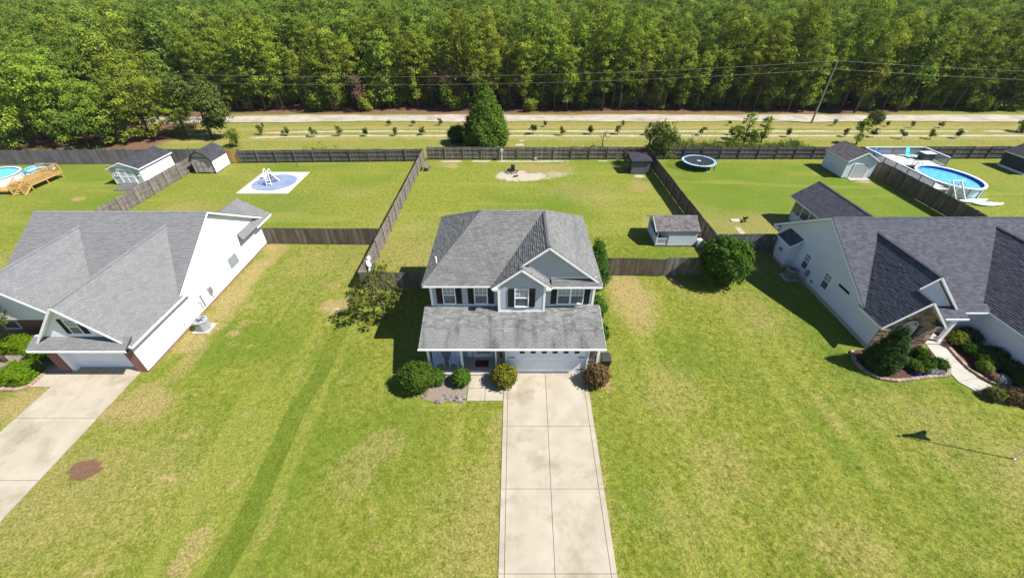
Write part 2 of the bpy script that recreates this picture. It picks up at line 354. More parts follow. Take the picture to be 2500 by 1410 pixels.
def trunk_mb(g, H, r, limbs=6, z0=.35, reach=1.6, lean=.2):
    mb = MB(); x = g.normal(0, lean, 2); pts = [(0, 0, -.15), (x[0] * .2, x[1] * .2, H * .3), (x[0] * .6, x[1] * .6, H * .65), (x[0], x[1], H * .96)]
    mb.tube(pts, [r * 1.25, r * .9, r * .55, r * .12], 7)
    for k in range(limbs):
        t = lerp(z0, .85, (k + .5) / limbs); a = k * 2.4 + g.normal(0, .3); l = reach * (1.1 - t * .7); c = Vector((x[0] * t, x[1] * t, H * t))
        mb.tube([c, c + Vector((math.cos(a) * l * .5, math.sin(a) * l * .5, l * .2)), c + Vector((math.cos(a) * l, math.sin(a) * l, l * .5))], [r * .3, r * .2, r * .06], 5)
    return mb
def blob_core(rx, ry, h, zb=0.):
    mb = MB(); prof = [(math.sin(t) * 1, -math.cos(t)) for t in (0.02, .5, 1., 1.57, 2.1, 2.7, 3.12)]
    mb.lathe([(p[0] * .72, h / 2 + zb + p[1] * h / 2 * .74) for p in prof], n=10, sx=rx, sy=ry); return mb
class Proto:
    def __init__(s, V, cl, lm, tm, bm=None): s.crown = np_mesh('crown', V, cl, [lm]); s.tm = tm; me = bpy.data.meshes.new('trunk'); me.from_pydata(tm.v, [], tm.f); me.update(); me.materials.append(bm or BARK); me.polygons.foreach_set('use_smooth', [True] * len(me.polygons)); s.trunk = me
def plant(proto, name, label, cat, loc, sc=1., rz=None, group=None, parts=('trunk', 'crown'), szf=1.):
    t = thing(name, label, cat, loc, group); t.rotation_euler = (0, 0, random.uniform(0, 6.28) if rz is None else rz); t.scale = (sc, sc, sc * szf)
    for nm, me in ((parts[0], proto.trunk), (parts[1], proto.crown)):
        o = bpy.data.objects.new(nm, me); COL.objects.link(o); o.parent = t
    return t
def shrub_proto(seed, rx, ry, h, lm, n=170, per=16, spread=.1, size=.085, asp=.5, pw=1.):
    g = np.random.default_rng(seed); V, cl = crown_ball(g, rx, ry, h, n, per, spread, size, asp, pw=pw)
    mb = MB()
    for k in range(5): a = k * 1.256; mb.tube([(math.cos(a) * .04, math.sin(a) * .04, -.05), (math.cos(a) * rx * .35, math.sin(a) * ry * .35, h * .45)], [.025, .012], 5)
    core = blob_core(rx, ry, h); V0 = []
    nq = len(V) // 4; p = Proto.__new__(Proto)
    p.crown = np_mesh('foliage', V, cl, [lm, lm], core.v, core.f); me = bpy.data.meshes.new('stem'); me.from_pydata(mb.v, [], mb.f); me.update(); me.materials.append(BARK); p.trunk = me
    return p
def shrub(seed, name, label, loc, rx, ry, h, lm, group=None, cat='shrub', **k): return plant(shrub_proto(seed, rx, ry, h, lm, **k), name, label, cat, loc, 1, 0, group, ('stem', 'foliage'))
# ------------------------------------------------ ground
_c = math.cos(math.atan(.76)); _s = math.sin(math.atan(.76))
def gp(px, py, z=0.):                       # photo pixel (2500 wide) -> point on the level plane z
    vx = (px - 1250) / 1000; vy = (py - 705) / 1000; dy = _c - _s * vy; dz = -_s - _c * vy; t = (z - CAM_H) / dz
    return vx * t, dy * t
def vnoise(X, Y, s, seed):
    g = np.random.default_rng(seed); T = g.random((256, 256)); x = X / s; y = Y / s; xi = np.floor(x).astype(int); yi = np.floor(y).astype(int); fx = x - xi; fy = y - yi
    fx = fx * fx * (3 - 2 * fx); fy = fy * fy * (3 - 2 * fy); q = lambda a, b: T[a % 256, b % 256]
    return (q(xi, yi) * (1 - fx) + q(xi + 1, yi) * fx) * (1 - fy) + (q(xi, yi + 1) * (1 - fx) + q(xi + 1, yi + 1) * fx) * fy
def fbm(X, Y, s, seed): return sum(vnoise(X, Y, s / 2 ** k, seed + k) * .5 ** k for k in range(4)) / 1.875
def sm(a, b, x): t = np.clip((x - a) / (b - a), 0, 1); return t * t * (3 - 2 * t)
gx = np.concatenate([[-2500, -1200, -600, -300, -180, -120], np.unique(np.round(np.concatenate([np.arange(-95, 100.1, .34), np.arange(-13.4, -11.3, .08)]), 3)), [125, 180, 300, 600, 1200, 2500]])
gy = np.concatenate([[-300, -120, -50, -20, -8], np.arange(-2, 92, .34), [100, 120, 160, 240, 400, 800, 1600, 4000]])
GX, GY = np.meshgrid(gx, gy)
n1 = fbm(GX, GY, 9, 1); n2 = fbm(GX, GY, 2.2, 11); n3 = fbm(GX, GY, .9, 21); edge = (n2 - .5) * 1.1 + (n3 - .5) * .9
def spot(px, py, rx, ry, soft=.5, amp=1.):
    x, y = gp(px, py); d = np.sqrt(((GX - x) / rx) ** 2 + ((GY - y) / ry) ** 2) + edge * .8; return amp * sm(1 + soft, 1 - soft, d)
def band(v, a, b, soft, k=1.): return sm(a - soft, a + soft, v + edge * k) * sm(b + soft, b - soft, v + edge * k)
GW = GX + .13 * np.sin(GY * .55) + .1 * np.sin(GY * 1.3 + 1) + .25 * (vnoise(GX * 0, GY, 2.5, 97) - .5)
dry = np.clip((n1 - .5) * 1.6 + .18, 0, .6) * sm(60, 40, GY)
front = sm(24, 16, GY)
dry = np.maximum(dry, front * np.clip(.1 + (n1 - .42) * 1.2, 0, .42) * sm(-12.5, -10.5, GX))
for a in ((1540, 725, 1.7, 3.3, .6, 1.), (1520, 690, 1.6, 1.2, .5, .9), (1570, 770, .8, 1.6, .5, .7), (822, 742, 1.1, 1.1, .3, 1.), (810, 695, .7, .5, .4, .7), (1103, 405, 1., 1.1, .4, 1.), (935, 1090, 1.3, 1.3, .7, .55), (850, 1180, 1.4, 2.2, .8, .45), (1000, 553, .9, .8, .5, .6), (1590, 545, 1.1, 2.2, .6, .6), (1565, 455, 1.6, 1.8, .6, .7), (190, 485, .8, .6, .3, .9), (1330, 415, 4.2, 2.6, .5, .7), (1090, 400, 2.4, 1.4, .6, .5),
          (1500, 660, 3, .7, .4, .6), (600, 430, 3, 2, .9, .4), (830, 470, 3.2, 2.4, .9, .35), (850, 520, 4, 2, .9, .35), (1230, 1350, 1, 3, .9, .4), (1640, 950, 2.2, 2.5, .9, .5), (1750, 1150, 2.5, 2.5, .9, .45), (2080, 1330, 2.2, 1.4, .8, .5), (1650, 1280, 1.6, 2.6, .9, .4), (2150, 1000, 3, 2, .9, .4), (1480, 940, .5, .7, .4, .8), (2110, 447, 1.6, 1., .5, .5), (340, 990, 2.2, 1.4, .6, .9), (60, 990, 3, 1.6, .6, .9), (470, 870, .8, 2.5, .6, .7), (500, 1290, .5, .3, .5, .8), (1210, 1130, .5, 2.5, .6, .6)):
    dry = np.maximum(dry, spot(*a))
dry = np.maximum(dry, .95 * band(GX, -22.7, -20.6, .5) * sm(18, 19.5, GY) * sm(34, 32.5, GY) * np.clip(.35 + n2 * 1.2, 0, 1))
for x0 in (4.55, -.65): dry = np.maximum(dry, .5 * band(GX, x0 - .2, x0 + .2, .2, .4) * sm(17, 16, GY))
sand = np.zeros_like(GX)
for a in ((1255, 428, 1.9, 1.7, .3, 1.), (1290, 430, 2.2, 1.4, .45, .8), (1360, 425, 2.2, 1.2, .6, .5), (1265, 353, .8, .5, .3, 1.), (1275, 343, .5, .3, .3, .8), (2110, 443, 1.2, .4, .4, .6), (1560, 430, .8, .5, .4, .8), (820, 750, .4, .3, .4, .6), (485, 815, .5, .35, .5, .4), (1810, 565, .35, 1.6, .3, .7)):
    sand = np.maximum(sand, spot(*a))
sand = np.maximum(sand, .9 * band(GY, 54.4, 55.0, .25, .5) * sm(-11, -9, GX) * sm(16, 12, GX) * sm(.4, .6, n2 + .08))
pth = np.abs(GX - (23.2 - 2.4 * np.sin(np.clip((GY - 24.9) / 7, 0, 1) * 2.6))); sand = np.maximum(sand, .45 * sm(.5, .2, pth + edge * .3) * sm(24.9, 25.6, GY) * sm(32.5, 31, GY))
# the field beyond the back fence: wheel ruts, bare rows
fy = GY + .004 * (GX < -20) * (GX + 20) ** 2 * .5
for y0, w in ((68.3, .32), (65.9, .36)): sand = np.maximum(sand, (.95 if y0 > 67 else .9) * sm(w + .22, w - .12, np.abs(fy - y0) + edge * .35) * sm(.36, .5, fbm(GX, GY * 0 + y0, 16, 31) + .1))
dry = np.maximum(dry, .8 * band(fy, 63.9, 65.2, .3, .7)); dry = np.maximum(dry, .85 * band(fy, 69.6, 71.3, .35, .8)); dry = np.maximum(dry, .5 * band(fy, 71.3, 73.4, .4, .7) * (n1 > .5))
dry = np.maximum(dry, (.25 + .5 * n2) * sm(56, 58, GY) * sm(80, 76, GY) * .8)
straw = sm(78.2, 79.6, GY + edge * .9) * np.clip(1.15 - sm(40, 85, GX) * .75, 0, 1); straw = np.maximum(straw, sm(-47, -58, GX) * sm(54, 57, GY + edge))
red = spot(203, 1146, .85, .5, .12, 1.)
straw = np.maximum(straw, red); sand = np.maximum(sand, .9 * band(GY, 79.0, 80.2, .3, .7) * sm(-52, -46, GX) * sm(-2, -10, GX))
green = np.clip((fbm(GX, GY, 6, 51) - .45) * 2.2, 0, .75)
green = np.maximum(green, sm(18.4, 19.5, GX) * sm(48, 44, GX) * sm(32, 34, GY) * sm(55, 53, GY) * (.45 + .9 * (n2 - .25))); green = np.maximum(green, (.12 + .45 * n2) * sm(-13.2, -12.5, GW + edge * .7) * sm(-11.6, -11.85, GW + edge * .22) * sm(27, 24, GY))  # swale strip: greener grass, with the shade of its bank put into the tint
green = np.maximum(green, sm(19, 21, GX) * sm(14.5, 16.5, GY) * sm(36, 30, GY) * .75); green = np.maximum(green, .7 * sm(.5, .7, fbm(GX, GY, 5, 61)) * sm(-13, -15, GX) * sm(30, 20, GY))
green *= 1 - .7 * sm(55.6, 57, GY)
stripe = sm(.5, .72, fbm(GX + .03 * GY, GY * .09, 1.1, 71)) * sm(32, 26, GY); stripe = np.maximum(stripe, .7 * sm(.52, .74, fbm(GX * .1, GY + .02 * GX, 1.3, 81)) * sm(33, 36, GY) * sm(56, 54, GY))
stripe = np.maximum(stripe, .9 * sm(-11.75, -11.68, GW) * sm(-10.9, -11.5, GW) * (.4 + n2) * sm(26, 23, GY)); stripe *= 1 - .9 * sm(-13.1, -12.8, GW) * sm(-11.7, -11.78, GW) * sm(27, 24, GY)  # sunlit swale crest painted as a paler line; streaks kept off the bank
dry = np.maximum(dry, .8 * sm(.66, .74, fbm(GX, GY, 1.1, 91)) * sm(-12.8, -13.6, GX) * sm(30, 24, GY)); dry = np.maximum(dry, .5 * sm(.63, .72, fbm(GX, GY * .5, 1.5, 95)) * sm(-11.5, -11, GX) * sm(20, 15, GY))
GZ = (n1 - .5) * .05 * sm(100, 80, np.abs(GX)) + np.interp(GW, [-19, -13.3, -12.9, -11.78, -11.7], [0, -.12, -.13, -.01, .01], 0, 0) * sm(27.5, 24, GY); GZ *= sm(0, 4, GY) * sm(92, 84, GY); GZ -= .035
def flat(x0, x1, y0, y1):
    global GZ
    k = sm(x0 - 1, x0, GX) * sm(x1 + 1, x1, GX) * sm(y0 - 1, y0, GY) * sm(y1 + 1, y1, GY); GZ = GZ * (1 - k) + -.012 * k
for q in ((-6, 8, -3, 29), (-36, -20, 5, 36), (22, 60, 14, 40), (-70, -8, 39, 58), (11, 70, 38, 58)): flat(*q)
flat(11, 19, 25, 38)
nx, ny = len(gx), len(gy); me = bpy.data.meshes.new('ground'); V = np.stack([GX, GY, GZ], -1).reshape(-1, 3).astype(np.float32)
idx = np.arange(nx * ny).reshape(ny, nx); Q = np.stack([idx[:-1, :-1], idx[:-1, 1:], idx[1:, 1:], idx[1:, :-1]], -1).reshape(-1, 4).astype(np.int32)
me.vertices.add(len(V)); me.vertices.foreach_set('co', V.ravel()); me.loops.add(Q.size); me.loops.foreach_set('vertex_index', Q.ravel()); me.polygons.add(len(Q)); me.polygons.foreach_set('loop_start', (np.arange(len(Q)) * 4).astype(np.int32)); me.update(calc_edges=True)
me.polygons.foreach_set('use_smooth', [True] * len(Q))
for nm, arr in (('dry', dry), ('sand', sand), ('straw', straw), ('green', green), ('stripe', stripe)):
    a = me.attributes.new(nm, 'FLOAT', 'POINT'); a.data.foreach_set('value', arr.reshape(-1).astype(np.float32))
gm = bpy.data.materials.new('lawn'); gm.use_nodes = True; t = gm.node_tree; N = t.nodes; L = t.links; b = N['Principled BSDF']; b.inputs['Roughness'].default_value = .95; b.inputs['Specular IOR Level'].default_value = .12
tc = N.new('ShaderNodeTexCoord')
def noise(s, d=4, r=.6):
    n = N.new('ShaderNodeTexNoise'); n.inputs['Scale'].default_value = s; n.inputs['Detail'].default_value = d; n.inputs['Roughness'].default_value = r; L.new(tc.outputs['Object'], n.inputs['Vector']); return n.outputs[0]
def rng_(v, a, b, c=0., d=1.):
    m = N.new('ShaderNodeMapRange'); L.new(v, m.inputs[0]); m.inputs[1].default_value = a; m.inputs[2].default_value = b; m.inputs[3].default_value = c; m.inputs[4].default_value = d; return m.outputs[0]
def mixc(f, a, b_):
    m = N.new('ShaderNodeMix'); m.data_type = 'RGBA'; L.new(f, m.inputs[0])
    for k, x in ((6, a), (7, b_)):
        if isinstance(x, tuple): m.inputs[k].default_value = (*x, 1)
        else: L.new(x, m.inputs[k])
    return m.outputs[2]
def mth(op, a, b_):
    m = N.new('ShaderNodeMath'); m.operation = op
    for k, x in ((0, a), (1, b_)):
        if isinstance(x, (int, float)): m.inputs[k].default_value = x
        else: L.new(x, m.inputs[k])
    return m.outputs[0]
def att(n): a = N.new('ShaderNodeAttribute'); a.attribute_name = n; return a.outputs['Fac']
f1 = noise(2.6, 6, .7); f2 = noise(9, 5, .75); f3 = noise(26, 3, .7)
base = mixc(rng_(f1, .38, .62), (.112, .142, .013), (.2, .2, .033))
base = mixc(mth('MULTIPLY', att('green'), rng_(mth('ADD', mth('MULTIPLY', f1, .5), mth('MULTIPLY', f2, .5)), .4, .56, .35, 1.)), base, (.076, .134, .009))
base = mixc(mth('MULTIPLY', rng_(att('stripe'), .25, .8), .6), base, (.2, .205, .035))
dm = rng_(mth('ADD', att('dry'), mth('ADD', mth('MULTIPLY', mth('SUBTRACT', f2, .5), 1.5), mth('MULTIPLY', mth('SUBTRACT', f1, .5), .6))), .25, .95, 0., .95); base = mixc(dm, base, (.265, .2, .078))
base = mixc(rng_(mth('ADD', att('sand'), mth('MULTIPLY', mth('SUBTRACT', f2, .5), 1.9)), .42, .66), base, (.36, .31, .24))
base = mixc(rng_(mth('ADD', att('straw'), mth('MULTIPLY', mth('SUBTRACT', f2, .5), .7)), .35, .65), base, mixc(rng_(f2, .35, .65), (.18, .095, .055), (.115, .065, .04)))
tex = mth('ADD', mth('MULTIPLY', f2, .6), mth('MULTIPLY', f3, .4)); val = rng_(tex, .36, .64, .45, 1.55)
hs = N.new('ShaderNodeHueSaturation'); L.new(base, hs.inputs['Color']); L.new(val, hs.inputs['Value']); L.new(hs.outputs[0], b.inputs['Base Color'])
bp = N.new('ShaderNodeBump'); bp.inputs['Strength'].default_value = .8; bp.inputs['Distance'].default_value = .05; L.new(tex, bp.inputs['Height']); L.new(bp.outputs[0], b.inputs['Normal'])
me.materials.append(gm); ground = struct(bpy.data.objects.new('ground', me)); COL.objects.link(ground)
# ------------------------------------------------ driveways, walks, road
def slabset(name, quads, m, z=.03):
    o = MB()
    xs = [p[0] for q in quads for p in q]; ys = [p[1] for q in quads for p in q]
    base = MB()
    for q in quads: base.prism([(p[0], p[1], z - .035) for p in q], (0, 0, -.1))
    root = struct(base.build(name, mat('joint_dirt', (.1, .085, .065), rough=.95)))
    for q in quads:
        c = Vector((sum(p[0] for p in q) / 4, sum(p[1] for p in q) / 4, 0)); P = []
        for p in q: v = Vector((p[0], p[1], 0)); d = c - v; P.append(v + Vector((math.copysign(.011, d.x), math.copysign(.011, d.y), z - .06)))
        MB().prism(P, (0, 0, .06 + random.uniform(-.003, .003))).build('slab', m, root)
    return root
def dx(xa, xb, y): t = (y - 17.2) / (6.27 - 17.2); return lerp(xa, xb, t)
rows = [17.38, 13.48, 9.98, 6.42, 2.9, -.6, -4.1, -7.6]; q = []
for a, b_ in zip(rows, rows[1:]):
    for (l0, l1, r0, r1) in ((-.5, -.58, -.24, -.32), (-.24, -.32, 2.09, 1.79), (2.09, 1.79, 4.4, 4.13), (4.4, 4.13, 4.67, 4.39)):
        q.append([(dx(l0, l1, b_), b_), (dx(r0, r1, b_), b_), (dx(r0, r1, a), a), (dx(l0, l1, a), a)])
slabset('driveway', q, CONC)
q = [[(x0, y0), (x1, y0), (x1, y1), (x0, y1)] for x0, x1 in ((-2.66, -1.6), (-1.6, -.53)) for y0, y1 in ((15.18, 16.1), (16.1, 17.12))]
slabset('walkway', q, CONC)
q = [[(x0, y0), (x1, y0), (x1, y1), (x0, y1)] for x0, x1 in ((-28.0, -25.7), (-25.7, -23.4)) for y0, y1 in ((14, 17.85), (10.4, 14), (6.8, 10.4), (3.2, 6.8), (-.4, 3.2), (-4, -.4))]
slabset('driveway', q, CONC)
slabset('walkway', [[(-29.25, 16.2), (-28.02, 16.2), (-28.02, 17.9), (-29.25, 17.9)]], CONC)
q = [[(-29.35, 17.95), (-28.35, 17.95), (-28.35, 20.3), (-29.35, 20.3)]]; slabset('entry_walk', q, CONC)
# curving front walk of the neighbour on the right
q = [[(27.65, 18.2), (28.95, 18.2), (29.35, 20.0), (28.1, 20.0)], [(27.45, 16.6), (28.9, 16.9), (28.95, 18.2), (27.65, 18.2)], [(27.9, 15.8), (29.3, 16.2), (28.9, 16.9), (27.45, 16.6)], [(28.6, 15.3), (31, 15.7), (29.3, 16.2), (27.9, 15.8)], [(31, 14.4), (36, 14.3), (36, 15.6), (31, 15.7)]]
slabset('front_walk', q, CONC2)
def road_y(x): return (.0009 * (x + 20) ** 2 * -1 if x < -20 else 0)
mb = MB(); xs = np.linspace(-110, 190, 121)
for a, b_ in zip(xs, xs[1:]):
    ja = .25 * math.sin(a * .21) + .15 * math.sin(a * .7); jb = .25 * math.sin(b_ * .21) + .15 * math.sin(b_ * .7)
    mb.poly([(a, 73.7 + road_y(a) + ja, .045), (b_, 73.7 + road_y(b_) + jb, .045), (b_, 77.9 + road_y(b_) - jb, .045), (a, 77.9 + road_y(a) - ja, .045)])
struct(mb.build('gravel_road', SAND))
# ------------------------------------------------ fences
def fence(label, P0, P1, side, m=WOODG, h=1.68, bay=2.42, group=None, rails=True, gate=None, name='picket_fence', z0=0.):
    P0 = Vector((*P0, z0)); P1 = Vector((*P1, z0)); d = (P1 - P0); L_ = d.length; u = d / L_; n = Vector((-u.y, u.x, 0)) * side; F = Fr(P0, u, n)
    t = thing(name, label, 'fence', P0, group); k = max(1, round(L_ / bay)); bw = L_ / k
    for i in range(k + 1):
        if rails: MB().fbox(F, i * bw - .05, i * bw + .05, .0, .1, -.2, h - .06 + random.uniform(-.05, .04)).build('post', m, t)
    for i in range(k):
        if rails:
            for zz in (.28, h * .5, h - .28): MB().fbox(F, i * bw + .05, (i + 1) * bw - .05, .004, .044, zz - .045 + random.uniform(-.015, .015), zz + .045).build('rail', m, t)
        pk = MB(); x = i * bw; pw = .14; dz = random.uniform(-.03, .03)
        while x < (i + 1) * bw - .01:
            w = min(pw - random.uniform(.004, .012), (i + 1) * bw - x); tl = random.uniform(-.012, .012); hh = h + dz + random.uniform(-.025, .025); dd = random.uniform(-.004, .004)
            pk.hexa([F.p(x, -.022 + dd, .02), F.p(x + w, -.022 + dd, .02), F.p(x + w, -.002 + dd, .02), F.p(x, -.002 + dd, .02), F.p(x + tl, -.022 + dd, hh), F.p(x + w + tl, -.022 + dd, hh), F.p(x + w + tl, -.002 + dd, hh), F.p(x + tl, -.002 + dd, hh)]); x += pw
        pk.build('picket_panel', m, t, stuff=True)
    return t
fence('weathered grey fence behind the stone fire pit, closing the back lawn', (-11.5, 55.2), (15.4, 55.3), -1, WOODG)
fence('brownish newer fence run behind the small dark shed', (15.4, 55.3), (18.1, 55.3), -1, WOODB)
fence('grey back fence with pale rails behind the trampoline', (18.25, 55.3), (43.5, 55.4), -1, WOODD)
fence('dark back fence behind the above-ground pool and its grey deck', (43.5, 55.4), (72, 55.6), -1, WOODD)
fence('dark grey fence behind the empty pool pad, rails facing the lawn', (-36.3, 53.9), (-11.9, 54.6), -1, WOODD)
fence('silvery plank fence behind the wooden pool deck, no rails showing', (-78, 53.0), (-38.1, 53.9), 1, WOODS, 1.9)
fence('leaning weathered fence between the empty pool pad and the back lawn', (-11.9, 26.05), (-11.85, 54.4), -1, WOODG)
fence('shaded brown fence between the playhouse and the trampoline lawn', (18.15, 31.8), (18.15, 55.2), 1, WOODB)
fence('grey-brown fence between the white shed and the tan barn shed', (-40.95, 34.5), (-40.95, 53.4), -1, WOODG, group=None)
fence('dark fence with gate between white gable wall and the long side fence', (-22.75, 33.05), (-12.0, 32.85), 1, WOODB, 1.7)
fence('short shaded fence behind the pink-flowered tree beside the grey house', (-11.8, 26.0), (-5.15, 26.0), 1, WOODG, 1.65)
fence('dark fence between the grey house and the open gate', (5.3, 27.95), (10.3, 27.95), 1, WOODB, 1.7)
fence('grey fence half hidden behind the round tree', (12.6, 27.95), (17.9, 27.95), 1, WOODG, 1.75)
fence('low fence piece joining the round tree to the playhouse corner', (18.1, 28.0), (18.12, 31.7), 1, WOODG, 1.75)
fence('grey fence from the round tree to the bump-out of the white house', (18.3, 31.7), (23.6, 31.75), 1, WOODS, 1.8)
fence('tall brown fence between the white shed lawn and the oval pool', (45.5, 54.9), (45.05, 33.5), -1, WOODB, 1.85)
# the gate standing open beside the grey house
def gate(name, label, P0, P1, m, h=1.7):
    P0 = Vector((*P0, 0)); P1 = Vector((*P1, 0)); u = (P1 - P0).normalized(); n = Vector((-u.y, u.x, 0)); F = Fr(P0, u, n); L_ = (P1 - P0).length
    t = thing(name, label, 'gate', P0); x = .02
    while x < L_ - .05: MB().fbox(F, x, min(x + .13, L_), -.012, .012, .06, h + random.uniform(-.02, .02)).build('picket', m, t); x += .14
    for z in (.3, h - .3): MB().fbox(F, 0, L_, .013, .05, z - .045, z + .045).build('rail', m, t)
    MB().beam(F.p(.1, .03, .34), F.p(L_ - .1, .03, h - .34), .035, .09).build('brace', m, t)
    for z in (.3, h - .3): MB().fbox(F, -.06, .12, .05, .062, z - .02, z + .02).build('hinge', DARKM, t)
    return t
gate('fence_gate', 'dark plank gate in the fence right of the grey house', (10.35, 27.93), (12.5, 27.75), WOODB)
gate('fence_gate', 'yellow new-wood gate beside the tan barn shed', (-37.9, 53.9), (-36.4, 53.95), PINEW, 1.75)
o = MB().beam((12.9, 27.5, .05), (13.7, 26.2, .05), .14, .09).build('timber', WOODS); tag(o, 'loose pale timber lying in the grass by the open gate', 'timber')
# ------------------------------------------------ grey two-storey house
def box_walls(mb, x0, x1, y0, y1, z0, z1, th=.15):
    mb.box(x0, y0, z0, x1, y0 + th, z1); mb.box(x0, y1 - th, z0, x1, y1, z1); mb.box(x0, y0 + th, z0, x0 + th, y1 - th, z1); mb.box(x1 - th, y0 + th, z0, x1, y1 - th, z1)
H = thing('house', 'grey two-storey house with grey shingle roof and white double garage door', 'house', (0, 22, 0))
mb = MB(); box_walls(mb, -5.1, 5.25, 18.6, 27.6, 0, 2.5); mb.box(-.98, 17.3, 0, -.8, 18.6, 2.5); mb.box(5.1, 17.3, 0, 5.25, 18.6, 2.5); mb.box(-.8, 17.3, 2.05, 5.1, 17.5, 2.5)
mb.box(-.8, 17.3, 0, -.3, 17.5, 2.05); mb.box(4.55, 17.3, 0, 5.1, 17.5, 2.05); box_walls(mb, -5.0, 5.05, 19.8, 27.6, 2.5, 5.4); mb.box(-.84, 19.35, 3.0, 2.0, 19.8, 5.4)
Fu = Fr((0, 19.8, 0), (1, 0, 0), (0, -1, 0)); Fb = Fr((0, 19.35, 0), (1, 0, 0), (0, -1, 0)); Fg = Fr((0, 19.76, 0), (1, 0, 0), (0, -1, 0)); Fp = Fr((0, 18.6, 0), (1, 0, 0), (0, -1, 0)); Fd = Fr((0, 17.3, 0), (1, 0, 0), (0, -1, 0))
wall(mb, Fb, [(-.84, 5.4), (2.0, 5.4), (.58, 6.5)], .3); wall(mb, Fg, [(-.85, 5.4), (5.05, 5.4), (2.1, 7.68)], .1)
for x, d in ((-5.08, 1), (5.13, 1)): mb.prism([(x, 17.35, 2.5), (x, 19.9, 2.5), (x, 19.9, 3.35)], (.1, 0, 0))
mb.build('wall', VINYL_G, H)
sd = MB(); siding(sd, Fu, [(-5.0, 3.1), (-.84, 3.1), (-.84, 5.4), (-5.0, 5.4)]); siding(sd, Fu, [(2.0, 3.1), (5.05, 3.1), (5.05, 5.4), (2.0, 5.4)]); siding(sd, Fb, [(-.84, 3.2), (2.0, 3.2), (2.0, 5.4), (.58, 6.5), (-.84, 5.4)]); siding(sd, Fg, [(-.85, 5.5), (5.05, 5.5), (2.1, 7.68)])
siding(sd, Fp, [(-5.1, .12), (-.98, .12), (-.98, 2.5), (-5.1, 2.5)])
Fl = Fr((-5.0, 0, 0), (0, -1, 0), (-1, 0, 0)); Fl2 = Fr((-5.1, 0, 0), (0, -1, 0), (-1, 0, 0)); Fr_ = Fr((5.05, 0, 0), (0, 1, 0), (1, 0, 0)); Fr2 = Fr((5.25, 0, 0), (0, 1, 0), (1, 0, 0)); Fbk = Fr((0, 27.6, 0), (-1, 0, 0), (0, 1, 0))
siding(sd, Fl, [(-27.6, 2.5), (-19.8, 2.5), (-19.8, 5.4), (-27.6, 5.4)]); siding(sd, Fl2, [(-27.6, .3), (-18.6, .3), (-18.6, 2.5), (-27.6, 2.5)]); siding(sd, Fr_, [(19.8, 2.5), (27.6, 2.5), (27.6, 5.4), (19.8, 5.4)]); siding(sd, Fr2, [(17.3, .3), (27.6, .3), (27.6, 2.5), (17.3, 2.5)])
siding(sd, Fbk, [(-5.05, .3), (5.0, .3), (5.0, 5.4), (-5.05, 5.4)])
for xx, s in ((-.84, -1), (2.0, 1)): siding(sd, Fr((xx, 0, 0), (0, s, 0), (s, 0, 0)), [(s * 19.35, 3.2), (s * 19.8, 3.2), (s * 19.8, 5.3), (s * 19.35, 5.3)] if s > 0 else [(-19.8, 3.2), (-19.35, 3.2), (-19.35, 5.3), (-19.8, 5.3)])
sd.build('siding', VINYL_G, H)
for F, q in ((Fu, (-5.02, -4.88, -.04, .03, 3.0, 5.4)), (Fu, (4.93, 5.07, -.04, .03, 3.0, 5.4)), (Fb, (-.86, -.72, -.04, .03, 3.0, 5.4)), (Fb, (1.88, 2.02, -.04, .03, 3.0, 5.4)), (Fu, (-4.88, -.86, 0, .028, 3.36, 3.52)), (Fu, (2.02, 4.93, 0, .028, 3.36, 3.52)), (Fb, (-.72, 1.88, 0, .028, 3.3, 3.45)), (Fd, (5.13, 5.27, -.1, .06, 0, 2.5)), (Fd, (-1.02, -.93, -.1, .05, 0, 2.5)), (Fg, (2.33, 5.0, .01, .04, 5.6, 5.7))): MB().fbox(F, *q).build('corner_trim', TRIM, H)
MB().box(-5.3, 16.98, 2.44, 5.3, 17.3, 2.5).build('soffit', TRIM, H)
MB().box(-5.28, 19.42, 5.26, 5.3, 19.8, 5.32).build('soffit', TRIM, H); MB().box(-5.28, 19.8, 5.26, -5.0, 28, 5.32).build('soffit', TRIM, H); MB().box(5.06, 19.8, 5.26, 5.3, 28, 5.32).build('soffit', TRIM, H); MB().box(-1.15, 19.0, 5.2, -.84, 19.4, 5.34).build('soffit', TRIM, H); MB().box(2.0, 19.0, 5.2, 2.28, 19.4, 5.34).build('soffit', TRIM, H)
E1 = 5.35; a = (-5.32, 19.35, E1); b_ = (-1.16, 19.35, E1); rl = (-1.97, 24, 7.9); rr = (2.1, 24, 7.9); bl = (-5.32, 28.1, E1); br_ = (5.36, 28.1, E1)
pr = [(-5.45, 16.85, 2.63), (5.47, 16.85, 2.63), (5.47, 19.82, 3.46), (-5.45, 19.82, 3.46)]
roof(H, [pr], SH_PORCH, name='porch_roof', indiv=296, fascia=[((-5.45, 16.86, 2.63), (-5.45, 19.8, 3.46)), ((5.47, 16.86, 2.63), (5.47, 19.8, 3.46))])
